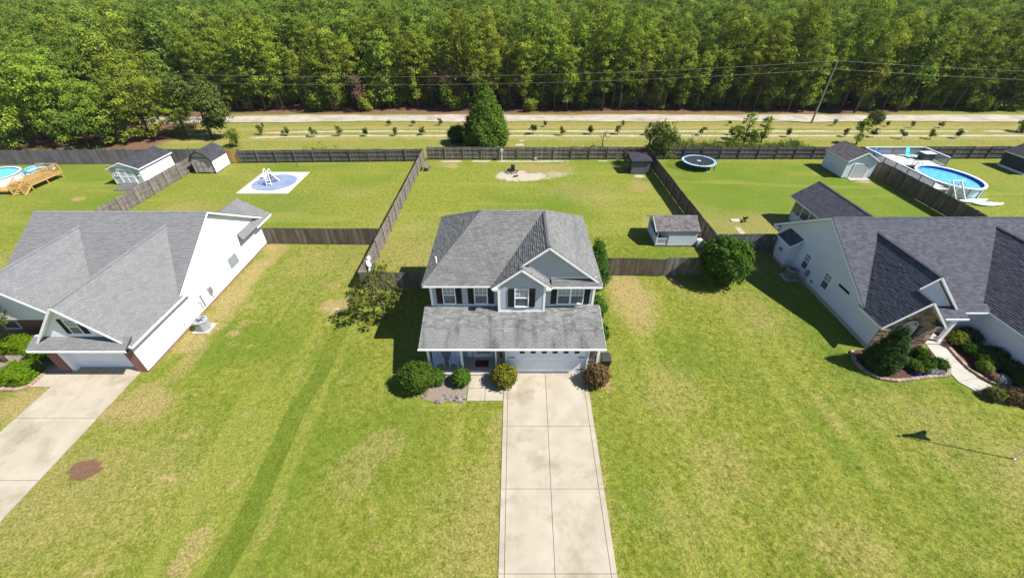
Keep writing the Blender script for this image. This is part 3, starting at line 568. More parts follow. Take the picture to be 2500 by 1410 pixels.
roof(H, [[a, b_, rr, rl], [(5.36, 19.5, E1), br_, rr, (2.1, 19.5, 7.9)], [(-1.16, 19.48, E1), rr, (2.1, 19.5, 7.9)], [(-1.2, 19.1, 5.32), (.55, 19.1, 6.69), (.55, 19.5, 6.69), (-1.2, 19.5, 5.32)], [(.55, 19.1, 6.69), (2.32, 19.1, 5.32), (2.32, 19.85, 5.32), (.55, 19.85, 6.69)], [bl, a, rl], [br_, bl, rl, rr], [(2.33, 19.28, 5.33), (5.34, 19.28, 5.33), (5.2, 19.78, 5.62), (2.33, 19.78, 5.62)]],
     SH_MAIN, ridges=[(rl, rr), ((2.1, 19.5, 7.9), rr), (a, rl), (bl, rl), (br_, rr), ((.55, 19.1, 6.69), (.55, 19.7, 6.69))],
     fascia=[(a, b_), ((-1.2, 19.1, 5.32), (.55, 19.1, 6.69)), ((.55, 19.1, 6.69), (2.32, 19.1, 5.32)), ((2.1, 19.5, 7.9), (5.36, 19.5, E1)), ((.6, 19.5, 6.73), (2.1, 19.5, 7.9)), ((2.33, 19.27, 5.33), (5.34, 19.27, 5.33)), (a, bl), (bl, br_), (br_, (5.36, 19.5, E1))])
g = MB(); g.beam((-5.48, 16.8, 2.58), (5.5, 16.8, 2.58), .09, .065)
for k in range(17): x = -5.2 + k * .65; g.beam((x, 16.76, 2.6), (x, 16.86, 2.63), .03, .03)
g.build('gutter', TRIM, H)
MB().tube([(-4.62, 20.9, 5.6), (-4.62, 20.9, 6.35)], .05, 10).build('vent_pipe', TRIM, H)
for a0, a1 in ((-4.2, -3.52), (-2.27, -1.55)): window(H, Fu, a0, a1, 3.68, 4.92, .36)
window(H, Fu, 2.82, 4.35, 3.66, 4.92, .36, double=True); window(H, Fb, .2, .96, 3.78, 5.08, .36)
MB().box(-5.2, 17.12, .0, -.98, 18.6, .12).build('porch_floor', CONC2, H)
for x in (-5.05, -3.05): m1 = MB(); m1.box(x - .07, 17.2, .12, x + .07, 17.34, 2.46); m1.box(x - .1, 17.17, .12, x + .1, 17.37, .24); m1.box(x - .1, 17.17, 2.34, x + .1, 17.37, 2.44); m1.build('porch_post', TRIM, H)
MB().box(-5.12, 17.2, 2.46, -.98, 17.34, 2.62).build('porch_beam', TRIM, H)
window(H, Fp, -4.45, -3.6, .75, 2.05, .32)
m1 = MB(); m1.fbox(Fp, -2.45, -2.33, 0, .06, .12, 2.3); m1.fbox(Fp, -1.37, -1.25, 0, .06, .12, 2.3); m1.fbox(Fp, -2.33, -1.37, 0, .06, 2.16, 2.3); dr = m1.build('front_door', TRIM, H)
MB().fbox(Fp, -2.33, -1.37, 0, .02, .14, 2.16).build('glazing', GLASS, dr)
m1 = MB(); m1.fbox(Fp, -2.33, -1.37, .02, .05, .14, .42)
for k in range(9): x = -2.3 + k * .1125; m1.fbox(Fp, x, x + .045, .02, .05, .42, 2.1)
m1.build('security_bar', TRIM, dr); MB().fbox(Fp, -1.46, -1.42, .05, .1, 1.05, 1.2).build('handle', DARKM, dr)
for x in (-2.85, -1.15): MB().fbox(Fp, x - .02, x + .3 - .02, 0, .03, .14, 2.2).build('sidelight', VINYL_W, H)
GD = MB(); GD.fbox(Fd, -.42, -.3, -.05, .03, 0, 2.15); GD.fbox(Fd, 4.55, 4.67, -.05, .03, 0, 2.15); GD.fbox(Fd, -.3, 4.55, -.05, .03, 2.05, 2.16); gd = GD.build('garage_door', TRIM, H)
for k in range(4):
    z = .02 + k * .508; m1 = MB(); m1.fbox(Fd, -.29, 4.54, -.11, -.06, z, z + .5)
    for j in range(8):
        if k < 3: x = -.29 + .04 + j * .604; m1.fbox(Fd, x + .04, x + .53, -.06, -.056, z + .07, z + .43)
    m1.build('door_panel', WHITE, gd)
for k in range(6): x = .47 + k * .66; MB().fbox(Fd, x, x + .3, -.06, -.05, 1.72, 1.92).build('door_window', BLACK, gd)
for x in (-.2, 4.05):
    for z in (.3, 1.35): MB().fbox(Fd, x, x + .38, -.05, -.035, z, z + .06).build('strap_hinge', DARKM, gd)
MB().fbox(Fd, -.98, 5.13, -.04, .005, 2.16, 2.5).build('garage_header', MORT, H); mb = MB(); mb.fbox(Fd, -.93, -.42, -.04, .004, 0, 2.16); mb.fbox(Fd, 4.67, 5.13, -.04, .004, 0, 2.16); pier = mb.build('stone_pier', MORT, H)
stones(pier, Fd, -.92, -.43, 0.01, 2.16, STONE, .11, .18, .2, .4); stones(pier, Fd, 4.68, 5.12, .01, 2.16, STONE, .11, .18, .2, .4); stones(pier, Fd, -.92, 5.12, 2.17, 2.42, STONE, .12, .13, .3, .6)
m1 = MB(); m1.fbox(Fd, -.72, -.6, .05, .08, 1.5, 1.85); m1.lathe([(.05, 0), (.075, .05), (.075, .22), (.03, .3)], (-.66, 17.15, 1.55), 8); m1.build('coach_light', BLACK, H)
MB().box(-5.05, 18.65, -.1, 5.2, 27.55, .3).build('foundation', CONC2, H)
# things on the porch
def rocker(label, loc, rz):
    t = thing('rocking_chair', label, 'chair', (0, 0, 0), None); m = WHITE
    for s in (-1, 1):
        x = s * .27; MB().tube([(x, -.42, .07), (x, -.2, .025), (x, .05, .02), (x, .3, .05), (x, .48, .12)], .022, 6).build('rocker', m, t)
        MB().beam((x, -.22, .03), (x, -.22, .62), .045, .045).build('leg', m, t); MB().beam((x, .22, .04), (x, .2, .42), .045, .045).build('leg', m, t)
        MB().beam((x, -.3, .64), (x, .28, .6), .09, .03).build('arm', m, t); MB().beam((x * .93, .2, .38), (x * .93, .46, 1.15), .045, .04).build('back_post', m, t)
    for k in range(7): y = -.24 + k * .075; MB().box(-.26, y, .4 - k * .006, .26, y + .062, .425 - k * .006).build('seat_slat', m, t)
    for k in range(6): x = -.2 + k * .08; MB().beam((x, .215, .44), (x, .45, 1.1), .05, .018).build('back_slat', m, t)
    MB().beam((-.27, .46, 1.13), (.27, .46, 1.13), .04, .09).build('head_rail', m, t); MB().beam((-.26, .22, .47), (.26, .22, .47), .03, .06).build('lower_rail', m, t)
    t.location = loc; t.rotation_euler = (0, 0, rz); return t
rocker('white rocking chair turned beside the left porch post', (-4.62, 17.85, .12), R(28)); rocker('white rocking chair beside the middle porch post', (-3.62, 17.85, .12), R(-8))
o = MB().box(-2.35, 17.72, .121, -1.5, 18.28, .14).build('doormat', mat('red_mat', (.13, .018, .02), (.08, .012, .014), 20, .95)); tag(o, 'dark red doormat before the front door', 'mat')
def bin_(loc):
    t = thing('trash_bin', 'black wheeled trash bin beside the garage corner', 'trash bin', loc); x, y, z = loc
    MB().hexa([(x - .22, y - .24, .06), (x + .22, y - .24, .06), (x + .22, y + .2, .06), (x - .22, y + .2, .06), (x - .3, y - .34, 1.0), (x + .3, y - .34, 1.0), (x + .3, y + .3, 1.0), (x - .3, y + .3, 1.0)]).build('body', BLACKP, t, bevel=.02)
    MB().hexa([(x - .32, y - .38, 1.0), (x + .32, y - .38, 1.0), (x + .32, y + .33, 1.0), (x - .32, y + .33, 1.0), (x - .27, y - .3, 1.08), (x + .27, y - .3, 1.08), (x + .27, y + .28, 1.1), (x - .27, y + .28, 1.1)]).build('lid', mat('bin_lid', (.035, .036, .038), rough=.5), t, bevel=.02)
    MB().tube([(x - .25, y + .38, .98), (x + .25, y + .38, .98)], .018, 6).build('handle', BLACKP, t)
    for s in (-1, 1): MB().tube([(x + s * .24, y + .2, .13), (x + s * .3, y + .2, .13)], .13, 14).build('wheel', BLACKP, t)
bin_((5.85, 17.75, 0))
# ------------------------------------------------ left neighbour: long white gable wall, light grey roof, brick garage front
LH = thing('house', 'white-sided single-storey house with pale grey roof and brick-framed garage', 'house', (-28, 25, 0))
Xr = -22.9; Fx = Fr((Xr, 0, 0), (0, 1, 0), (1, 0, 0)); Ff = Fr((0, 17.5, 0), (1, 0, 0), (0, -1, 0)); Fk = Fr((0, 33.2, 0), (-1, 0, 0), (0, 1, 0))
mb = MB(); wall(mb, Fx, [(17.43, .13), (33.2, .13), (33.2, 2.5), (27.55, 5.78), (21.9, 2.5), (17.43, 2.5)], .05); mb.box(-34.95, 33.05, 0, -23.05, 33.2, 2.5); mb.box(-28.3, 17.6, 2.1, -22.95, 17.75, 2.9); mb.box(-28.3, 17.6, 0, -28.15, 20.6, 2.6)
wall(mb, Fr((-34.95, 0, 0), (0, -1, 0), (-1, 0, 0)), [(-33.2, 0), (-21.8, 0), (-21.8, 2.35), (-27.55, 5.8), (-33.2, 2.4)], .15); wall(mb, Ff, [(-27.95, 2.75), (-22.75, 2.75), (-25.25, 5.3)], .12); mb.build('wall', VINYL_W, LH)
sd = MB(); siding(sd, Fx, [(17.43, .13), (33.2, .13), (33.2, 2.45), (17.43, 2.45)]); siding(sd, Fx, [(21.9, 2.45), (33.2, 2.45), (27.55, 5.78)]); siding(sd, Ff, [(-27.95, 2.9), (-22.75, 2.9), (-25.25, 5.3)]); sd.build('siding', VINYL_W, LH)
mb = MB(); mb.box(-23.0, 17.52, -.1, Xr + .03, 33.2, .13); mb.box(-23.55, 17.42, 0, Xr - .02, 17.75, 2.45); mb.box(-28.35, 17.42, 0, -27.75, 17.75, 2.45); mb.box(-27.75, 17.44, 2.15, -23.55, 17.75, 2.45); mb.box(-34.95, 20.65, 0, -28.3, 20.8, 2.3); mb.box(-31.1, 20.0, 0, -30.0, 20.65, 1.2); mb.build('brickwork', BRICK, LH)
m1 = MB(); m1.box(-27.75, 17.5, 0, -27.5, 17.85, 2.15); m1.box(-23.6, 17.6, 0, -23.5, 17.85, 2.15); m1.box(-27.5, 17.6, 2.06, -23.6, 17.85, 2.16); lg = m1.build('garage_door', TRIM, LH)
for k in range(4):
    z = .02 + k * .512; m1 = MB(); m1.box(-27.5, 17.8, z, -23.6, 17.85, z + .505)
    for j in range(8): x = -27.44 + j * .482; m1.box(x + .04, 17.79, z + .08, x + .42, 17.8, z + .42)
    m1.build('door_panel', WHITE, lg)
for x in (-28.05, -23.2): m1 = MB(); m1.box(x - .06, 17.36, 1.85, x + .06, 17.42, 2.15); m1.lathe([(.05, 0), (.08, .06), (.08, .22), (.02, .32)], (x, 17.28, 1.85), 8); m1.build('coach_light', BLACK, LH)
er = 2.45; MR = [[(-35.3, 21.5, er), (-22.55, 21.5, er), (-22.55, 27.55, 6.05), (-35.3, 27.55, 6.05)], [(-22.55, 33.6, er), (-35.3, 33.6, er), (-35.3, 27.55, 6.05), (-22.55, 27.55, 6.05)]]
GR = [[(-22.45, 17.15, 2.5), (-22.45, 21.9, 2.5), (-25.25, 26.6, 5.5), (-25.25, 17.15, 5.5)], [(-25.25, 17.15, 5.5), (-25.25, 26.6, 5.5), (-28.1, 21.6, 2.5), (-28.1, 17.15, 2.5)]]
WR = [[(-28.15, 19.4, 2.55), (-28.15, 21.6, 2.55), (-31.5, 26.5, 5.45), (-31.5, 19.4, 5.45)], [(-31.5, 19.4, 5.45), (-31.5, 26.5, 5.45), (-34.9, 21.6, 2.55), (-34.9, 19.4, 2.55)]]
BR = [[(-22.3, 29.5, 2.45), (-22.3, 34.3, 2.45), (-24.8, 34.3, 3.95), (-24.8, 31, 3.95)], [(-24.8, 31, 3.95), (-24.8, 34.3, 3.95), (-27.3, 34.3, 2.45), (-27.3, 30, 2.45)]]
PR = [[(-28.15, 16.72, 2.62), (-22.4, 16.72, 2.62), (-22.4, 17.5, 2.98), (-28.15, 17.5, 2.98)]]
roof(LH, MR + GR + WR + BR + PR, SH_LEFT, ridges=[((-35.3, 27.55, 6.05), (-22.55, 27.55, 6.05)), ((-25.25, 17.15, 5.5), (-25.25, 26.6, 5.5)), ((-31.5, 19.4, 5.45), (-31.5, 26.5, 5.45)), ((-24.8, 31, 3.95), (-24.8, 34.3, 3.95))],
     fascia=[((-22.55, 21.5, er), (-22.55, 27.55, 6.05)), ((-22.55, 27.55, 6.05), (-22.55, 33.6, er)), ((-22.45, 17.15, 2.5), (-22.45, 22.3, 2.5)), ((-25.25, 17.13, 5.5), (-22.45, 17.13, 2.5)), ((-25.25, 17.13, 5.5), (-28.1, 17.13, 2.5)), ((-28.15, 16.7, 2.62), (-22.4, 16.7, 2.62)), ((-22.3, 31.8, 2.45), (-22.3, 34.3, 2.45)), ((-22.3, 34.32, 2.45), (-24.8, 34.32, 3.95)), ((-31.5, 19.38, 5.45), (-28.15, 19.38, 2.55))])
MB().beam((-25.25, 17.3, 5.38), (-28.0, 17.3, 2.5), .3, .03, (0, 0, 1)).build('soffit', TRIM, LH); MB().box(-22.9, 21.6, 2.3, -22.45, 22.6, 2.42).build('soffit', TRIM, LH); MB().box(-22.9, 32.6, 2.2, -22.35, 33.5, 2.4).build('soffit', TRIM, LH); MB().beam((-22.72, 27.55, 5.86), (-22.72, 33.5, 2.32), .33, .03).build('soffit', TRIM, LH); MB().box(-22.9, 17.2, 2.3, -22.5, 21.8, 2.38).build('soffit', TRIM, LH); MB().box(-28, 16.8, 2.45, -22.6, 17.45, 2.5).build('soffit', TRIM, LH)
window(LH, Ff, -25.55, -24.98, 3.3, 4.3, .3); window(LH, Fr((0, 20.65, 0), (1, 0, 0), (0, -1, 0)), -34.4, -33.4, .8, 2.1)
wall_g = MB(); wall_g.prism([(-34.4, 19.75, 2.3), (-28.5, 19.75, 2.3), (-31.5, 19.75, 5.2)], (0, .12, 0)); wall_g.build('gable', VINYL_W, LH)
MB().beam((-29.0, 20.2, 0), (-29.0, 20.2, 2.4), .14, .14).build('porch_post', TRIM, LH)
m1 = MB(); m1.fbox(Fx, 27.6, 28.75, 0, .03, .85, 1.75)
for k in range(5): z = .9 + k * .17; m1.fbox(Fx, 27.66, 28.69, .03, .05, z, z + .1)
for k in range(4): y = 27.62 + k * .36; m1.fbox(Fx, y, y + .03, .05, .055, .87, 1.73)
m1.build('window', mat('glass_block', (.2, .22, .23), (.26, .28, .29), 9, .3), LH, label='frosted glass block window')
m1 = MB(); m1.fbox(Fx, 24.4, 24.75, .02, .17, .75, 1.25); m1.tube([Fx.p(24.57, .08, .3), Fx.p(24.57, .08, .8)], .03, 6); m1.build('electric_meter', METAL, LH)
m1 = MB(); m1.fbox(Fx, 23.5, 23.62, .02, .08, .3, 1.3); m1.tube([Fx.p(23.3, .06, .25), Fx.p(23.3, .06, .9), Fx.p(23.1, .06, 1.0)], .03, 6); m1.build('conduit', METAL, LH)
MB().fbox(Fx, 21.2, 21.3, .02, .06, .5, .6).build('outlet', METAL, LH)
def ac(label, loc, r=.42, m=METAL, sq=True):
    x, y, z = loc; t = thing('air_conditioner', label, 'air conditioner', loc)
    MB().box(x - .55, y - .55, -.02, x + .55, y + .55, .07).build('pad', CONC2, t)
    m1 = MB(); m1.lathe([(r, .08), (r, .78)], (x, y, 0), 6); m1.build('body', m, t)
    for k in range(6):
        a0 = k * math.pi / 3 + R(30); n = Vector((math.cos(a0), math.sin(a0), 0)); u = Vector((-n.y, n.x, 0)); c = Vector((x, y, 0)) + n * r * .866; g = MB()
        for j in range(11): q = c + u * (-.19 + j * .038); g.beam(q + Vector((0, 0, .14)), q + Vector((0, 0, .72)), .012, .03)
        g.build('louvre', m, t)
    m1 = MB(); m1.lathe([(r * 1.03, .78), (r * 1.03, .84), (r * .72, .87), (r * .72, .8)], (x, y, 0), 24, closed=False); m1.build('top_ring', m, t)
    MB().lathe([(.001, .77), (r * .74, .775)], (x, y, 0), 20, closed=False).build('well', BLACK, t)
    m1 = MB()
    for k in range(4): a0 = k * math.pi / 2; d = Vector((math.cos(a0), math.sin(a0), 0)); p = Vector((x, y, .82)); s_ = Vector((-d.y, d.x, 0)) * .07; m1.poly([p + d * .05 - s_ * .4, p + d * .27 - s_ + Vector((0, 0, .03)), p + d * .27 + s_ - Vector((0, 0, .02)), p + d * .05 + s_ * .4])
    m1.lathe([(.06, .8), (.06, .85)], (x, y, 0), 10); m1.build('fan', DARKM, t)
    return t
ac('pale grey air conditioner on a pad beside the long white wall', (-21.75, 21.4, 0), .46, mat('pale_metal', (.3, .31, .31), rough=.5))
# ------------------------------------------------ right neighbour: charcoal roof, stacked-stone gable
RH = thing('house', 'white house with charcoal shingle roof and stacked-stone front gable', 'house', (30, 25, 0))
Xl = 23.75; Fx2 = Fr((Xl, 0, 0), (0, -1, 0), (-1, 0, 0)); Fs = Fr((0, 19.5, 0), (1, 0, 0), (0, -1, 0)); Fq = Fr((0, 20.62, 0), (1, 0, 0), (0, -1, 0)); Fw = Fr((31.5, 0, 0), (0, -1, 0), (-1, 0, 0)); Fm = Fr((0, 21.0, 0), (1, 0, 0), (0, -1, 0))
mb = MB(); wall(mb, Fx2, [(-32.1, .25), (-19.5, .25), (-19.5, 2.3), (-21.0, 2.3), (-27, 5.68), (-32.1, 2.5)], .15); wall(mb, Fs, [(23.9, 0), (27.45, 0), (27.45, 2.25), (25.4, 4.18), (23.76, 2.5)], .15); wall(mb, Fq, [(24, 2.4), (29.0, 2.4), (26.35, 5.0)], .12)
mb.box(29.0, 20.98, 0, 31.5, 21.1, 2.4); mb.box(27.3, 19.6, 0, 27.45, 21, 2.3); wall(mb, Fw, [(-21.0, .25), (-13.2, .25), (-13.2, 2.35), (-21.0, 2.35)], .15); mb.box(23.9, 31.95, 0, 38.8, 32.1, 2.4); mb.box(31.65, 13.2, 0, 38.8, 13.35, 2.3); mb.box(38.7, 13.35, 0, 38.85, 32, 2.4); mb.box(23.12, 29.05, .3, 23.75, 30.75, 2.25); mb.build('wall', VINYL_R, RH)
sd = MB(); siding(sd, Fx2, [(-32.1, .3), (-19.5, .3), (-19.5, 2.3), (-32.1, 2.3)]); siding(sd, Fx2, [(-32.1, 2.3), (-21.0, 2.3), (-27, 5.68), (-32.1, 2.5)]); siding(sd, Fq, [(24, 2.4), (29.0, 2.4), (26.35, 5.0)]); siding(sd, Fw, [(-21.0, .28), (-13.2, .28), (-13.2, 2.35), (-21.0, 2.35)]); siding(sd, Fm, [(29.0, .2), (31.5, .2), (31.5, 2.4), (29.0, 2.4)])
siding(sd, Fr((23.12, 0, 0), (0, -1, 0), (-1, 0, 0)), [(-30.75, .3), (-29.05, .3), (-29.05, 2.25), (-30.75, 2.25)]); siding(sd, Fr((0, 29.05, 0), (1, 0, 0), (0, -1, 0)), [(23.12, .3), (23.75, .3), (23.75, 2.7), (23.12, 2.25)]); sd.build('siding', VINYL_R, RH)
MB().box(Xl - .04, 19.46, -.1, Xl + .1, 32.1, .28).build('foundation', CONC2, RH); MB().box(31.44, 13.2, -.1, 31.6, 21, .26).build('foundation', CONC2, RH); MB().box(23.15, 29.08, -.1, 23.75, 30.7, .3).build('foundation', CONC2, RH)
st = MB().fbox(Fs, 23.76, 27.45, 0, .006, 0, .05).build('stone_facing', MORT, RH); stones(st, Fs, 23.76, 27.4, .05, 4.0, STONEP, .13, .2, .32, .75, top=[(23.76, 0), (27.42, 0), (27.42, 2.25), (25.4, 4.1), (23.76, 2.45)])
m1 = MB(); m1.fbox(Fs, 25.05, 25.12, .03, .09, .75, 2.0); m1.fbox(Fs, 25.88, 25.95, .03, .09, .75, 2.0); m1.fbox(Fs, 25.05, 25.95, .03, .1, .68, .76)
arc = [(25.5 + .45 * math.cos(t), 2.0 + .45 * math.sin(t)) for t in np.linspace(0, math.pi, 13)]
m1.prism([Fs.p(u, .03, z) for u, z in arc], Fs.n * .05); m1.fbox(Fs, 25.12, 25.88, .04, .08, 1.34, 1.4); aw = m1.build('arched_window', TRIM, RH); MB().fbox(Fs, 25.12, 25.88, .03, .06, .76, 1.99).build('pane', CURT, aw); MB().prism([Fs.p(25.5 + .4 * math.cos(t), .08, 2.02 + .38 * math.sin(t)) for t in np.linspace(0, math.pi, 13)], Fs.n * .006).build('pane', GLASS, aw)
for a0 in (24.72, 26.0): m1 = MB(); m1.fbox(Fs, a0, a0 + .28, .05, .1, .68, 2.05); [m1.fbox(Fs, a0 + .03, a0 + .25, .1, .115, .75 + k * .1, .81 + k * .1) for k in range(12)]; m1.build('shutter', mat('brown_shutter', (.045, .035, .03), rough=.6), RH)
RR = [[(23.4, 20.85, 2.3), (39.2, 20.85, 2.3), (39.2, 27, 5.87), (23.4, 27, 5.87)], [(39.2, 32.6, 2.35), (23.4, 32.6, 2.35), (23.4, 27, 5.87), (39.2, 27, 5.87)],
      [(23.35, 19.1, 2.25), (23.35, 21.2, 2.25), (26.35, 26.0, 5.25), (26.35, 20.4, 5.25), (25.4, 19.1, 4.3)], [(25.4, 19.1, 4.3), (25.4, 20.6, 4.3), (27.45, 20.6, 2.25), (27.45, 19.1, 2.25)], [(26.35, 20.4, 5.25), (26.35, 26.0, 5.25), (29.3, 21.0, 2.35), (29.3, 20.4, 2.35)],
      [(31.35, 13.0, 2.4), (31.35, 21, 2.4), (35.1, 26.5, 5.5), (35.1, 13.0, 5.5)], [(35.1, 13.0, 5.5), (35.1, 26.5, 5.5), (38.9, 21, 2.4), (38.9, 13.0, 2.4)], [(29.3, 20.45, 2.36), (31.4, 20.45, 2.36), (31.4, 20.95, 2.62), (29.3, 20.95, 2.62)], [(27.1, 19.8, 2.38), (29.35, 19.8, 2.38), (29.35, 20.65, 2.75), (27.1, 20.65, 2.75)],
      [(22.88, 28.9, 2.22), (22.88, 30.9, 2.22), (23.78, 30.9, 2.85), (23.78, 28.9, 2.85)], [(28.0, 31.8, 2.4), (28.0, 38.4, 2.4), (30.2, 38.4, 3.9), (30.2, 30.6, 3.9)], [(30.2, 30.6, 3.9), (30.2, 38.4, 3.9), (32.4, 38.4, 2.4), (32.4, 31.8, 2.4)], [(26.85, 19.15, 2.3), (27.45, 19.05, 2.3), (27.45, 19.5, 2.6), (26.85, 19.5, 2.6)]]
RR[2] = [(23.35, 20.38, 2.25), (23.35, 21.2, 2.25), (26.35, 26.0, 5.25), (26.35, 20.38, 5.25)]; RR.append([(23.35, 19.1, 2.25), (25.4, 19.1, 4.3), (25.4, 20.4, 4.3), (23.35, 20.4, 2.25)])
roof(RH, RR, SH_RIGHT, tw=.28, lift=.018, ridges=[((23.4, 27, 5.87), (39.2, 27, 5.87)), ((25.4, 19.1, 4.3), (25.4, 20.3, 4.3)), ((26.35, 20.4, 5.25), (26.35, 25.95, 5.25)), ((35.1, 13, 5.5), (35.1, 26.4, 5.5)), ((30.2, 31.2, 3.9), (30.2, 38.4, 3.9))],
     fascia=[((23.4, 20.85, 2.3), (23.4, 27, 5.87)), ((23.4, 27, 5.87), (23.4, 32.6, 2.35)), ((25.4, 19.08, 4.3), (23.35, 19.08, 2.25)), ((25.4, 19.08, 4.3), (27.45, 19.08, 2.25)), ((26.35, 20.38, 5.25), (29.3, 20.38, 2.35)), ((25.5, 20.38, 4.4), (26.35, 20.38, 5.25)), ((27.4, 19.78, 2.38), (29.4, 19.78, 2.38)), ((29.3, 20.43, 2.36), (31.35, 20.43, 2.36)), ((31.33, 13.0, 2.4), (31.33, 20.45, 2.4)), ((23.33, 19.1, 2.25), (23.33, 21.2, 2.25)), ((28.0, 32, 2.4), (28.0, 38.4, 2.4)), ((28.0, 38.42, 2.4), (30.2, 38.42, 3.9)), ((22.86, 28.9, 2.22), (22.86, 30.9, 2.22)), ((22.86, 28.88, 2.22), (23.75, 28.88, 2.85))])
MB().beam((23.58, 27, 5.68), (23.58, 32.4, 2.3), .33, .03).build('soffit', TRIM, RH); MB().box(23.4, 31.9, 2.1, 23.75, 32.5, 2.25).build('soffit', TRIM, RH); MB().beam((26.5, 20.5, 4.95), (29.15, 20.5, 2.38), .22, .03, (0, 0, 1)).build('soffit', TRIM, RH); MB().beam((25.5, 19.28, 4.05), (27.4, 19.28, 2.15), .34, .03).build('soffit', TRIM, RH); MB().box(31.35, 13.2, 2.25, 31.5, 20.6, 2.32).build('soffit', TRIM, RH); MB().box(29.0, 20.5, 2.22, 31.4, 21, 2.28).build('soffit', TRIM, RH); MB().box(27.4, 19.85, 2.18, 29.3, 20.95, 2.26).build('soffit', TRIM, RH)
for y in (27.62, 24.95): window(RH, Fx2, -y - .33, -y + .33, .95, 2.2 if y > 26 else 2.15)
m1 = MB(); m1.fbox(Fx2, -23.85, -22.75, .0, .04, 2.0, 2.18); m1.build('transom_window', BLACK, RH)
m1 = MB(); m1.fbox(Fx2, -27.05, -26.75, .02, .17, .75, 1.2); m1.tube([Fx2.p(-26.9, .08, .25), Fx2.p(-26.9, .08, .78)], .03, 6); m1.build('electric_meter', METAL, RH); MB().fbox(Fx2, -26.25, -26.1, .02, .1, .55, .75).build('outlet', METAL, RH); MB().fbox(Fx2, -24.1, -23.98, .02, .09, .5, .66).build('dryer_vent', TRIM, RH); MB().box(22.98, 29.9, 1.15, 23.1, 30.25, 1.4).build('vent_hood', METAL, RH)
mb = MB(); mb.box(28.5, 38.0, 0, 28.62, 38.05, 2.4); mb.box(28.5, 32, 0, 28.6, 38.1, .85); mb.box(28.5, 32, 2.15, 28.6, 38.1, 2.4); mb.box(28.5, 38, 0, 32.1, 38.1, 2.4)
for y in (32.9, 34.15, 35.4, 36.65, 37.95): mb.box(28.5, y, .85, 28.6, y + .12, 2.15)
mb.build('sunroom_wall', VINYL_R, RH)
for y in (33.02, 34.27, 35.52, 36.77): MB().box(28.54, y, .85, 28.56, y + 1.13, 2.15).build('sunroom_pane', GLASS, RH)
m1 = MB(); m1.box(28.85, 19.95, .1, 29.05, 20.15, 2.2); m1.box(28.8, 19.9, .1, 29.1, 20.2, .3); m1.build('porch_post', TRIM, RH); m1 = MB(); m1.box(27.6, 19.85, .1, 27.75, 20.0, 2.2); m1.build('porch_post', TRIM, RH); MB().box(27.46, 19.8, -.05, 29.3, 20.97, .14).build('porch_floor', CONC2, RH)
m1 = MB(); m1.fbox(Fm, 27.8, 28.75, 0, .05, .15, 2.2); m1.build('front_door', mat('dark_door', (.05, .035, .03), rough=.5), RH)
m1 = MB(); rg = np.random.default_rng(3); V, cl = crown_ball(rg, .3, .1, .55, 40, 10, .05, .06); w = bpy.data.objects.new('wreath', np_mesh('wreath', V, cl, [L_DARK])); COL.objects.link(w); w.location = (30.3, 20.9, 1.55); tag(w, 'dark leafy wreath hanging on the pale wall beside the stone gable', 'wreath')
ac('grey air conditioner in the shade of the white house wall', (22.95, 27.6, 0), .44)
# ------------------------------------------------ sheds
def gable_shed(label, x0, x1, y0, y1, ze, zr, wm, sm_, ov=.2, sides=None, lap=True, name='shed'):
    t = thing(name, label, 'shed', ((x0 + x1) / 2, y0, 0)); xc = (x0 + x1) / 2; F = Fr((0, y0, 0), (1, 0, 0), (0, -1, 0)); mb = MB(); box_walls(mb, x0, x1, y0, y1, .08, ze, .08)
    wall(mb, F, [(x0, ze), (x1, ze), (xc, zr - .06)], .08); wall(mb, Fr((0, y1, 0), (-1, 0, 0), (0, 1, 0)), [(-x1, ze), (-x0, ze), (-xc, zr - .06)], .08); mb.build('wall', wm, t)
    sl_ = (zr - ze) / (xc - x0); xo = ov; a = ze - sl_ * xo + .03; z2 = zr + .03
    roof(t, [[(x0 - xo, y1 + ov, a), (x0 - xo, y0 - ov, a), (xc, y0 - ov, z2), (xc, y1 + ov, z2)], [(x1 + xo, y0 - ov, a), (x1 + xo, y1 + ov, a), (xc, y1 + ov, z2), (xc, y0 - ov, z2)]], sm_, ridges=[((xc, y0 - ov, z2), (xc, y1 + ov, z2))], thick=.04,
         fascia=[((x0 - xo, y0 - ov - .02, a + .03), (xc, y0 - ov - .02, z2 + .03)), ((xc, y0 - ov - .02, z2 + .03), (x1 + xo, y0 - ov - .02, a + .03)), ((x0 - xo, y0 - ov, a + .03), (x0 - xo, y1 + ov, a + .03)), ((x1 + xo, y0 - ov, a + .03), (x1 + xo, y1 + ov, a + .03))])
    if lap:
        sd = MB(); siding(sd, F, [(x0, .1), (x1, .1), (x1, ze), (xc, zr - .06), (x0, ze)]); siding(sd, Fr((x0, 0, 0), (0, -1, 0), (-1, 0, 0)), [(-y1, .1), (-y0, .1), (-y0, ze), (-y1, ze)]); siding(sd, Fr((x1, 0, 0), (0, 1, 0), (1, 0, 0)), [(y0, .1), (y1, .1), (y1, ze), (y0, ze)]); sd.build('siding', wm, t)
    for x in (x0, x1 - .1): MB().fbox(F, x - .01, x + .11, -.02, .03, .08, ze).build('corner_trim', TRIM, t)
    MB().box(x0 + .05, y0 + .05, -.05, x1 - .05, y1 - .05, .1).build('skid', WOODG, t)
    return t, F
PALEG = mat('pale_grey_paint', (.5, .51, .5), (.45, .46, .45), 3, .6)
t, F = gable_shed('pale grey shed with double doors and wooden ramp beside the fence', -47.35, -43.85, 46.75, 52.2, 2.05, 2.72, VINYL_W, SH_DARK)
MB().fbox(F, -47.2, -44.0, .017, .022, .1, 2.1).build('front_cladding', PALEG, t)
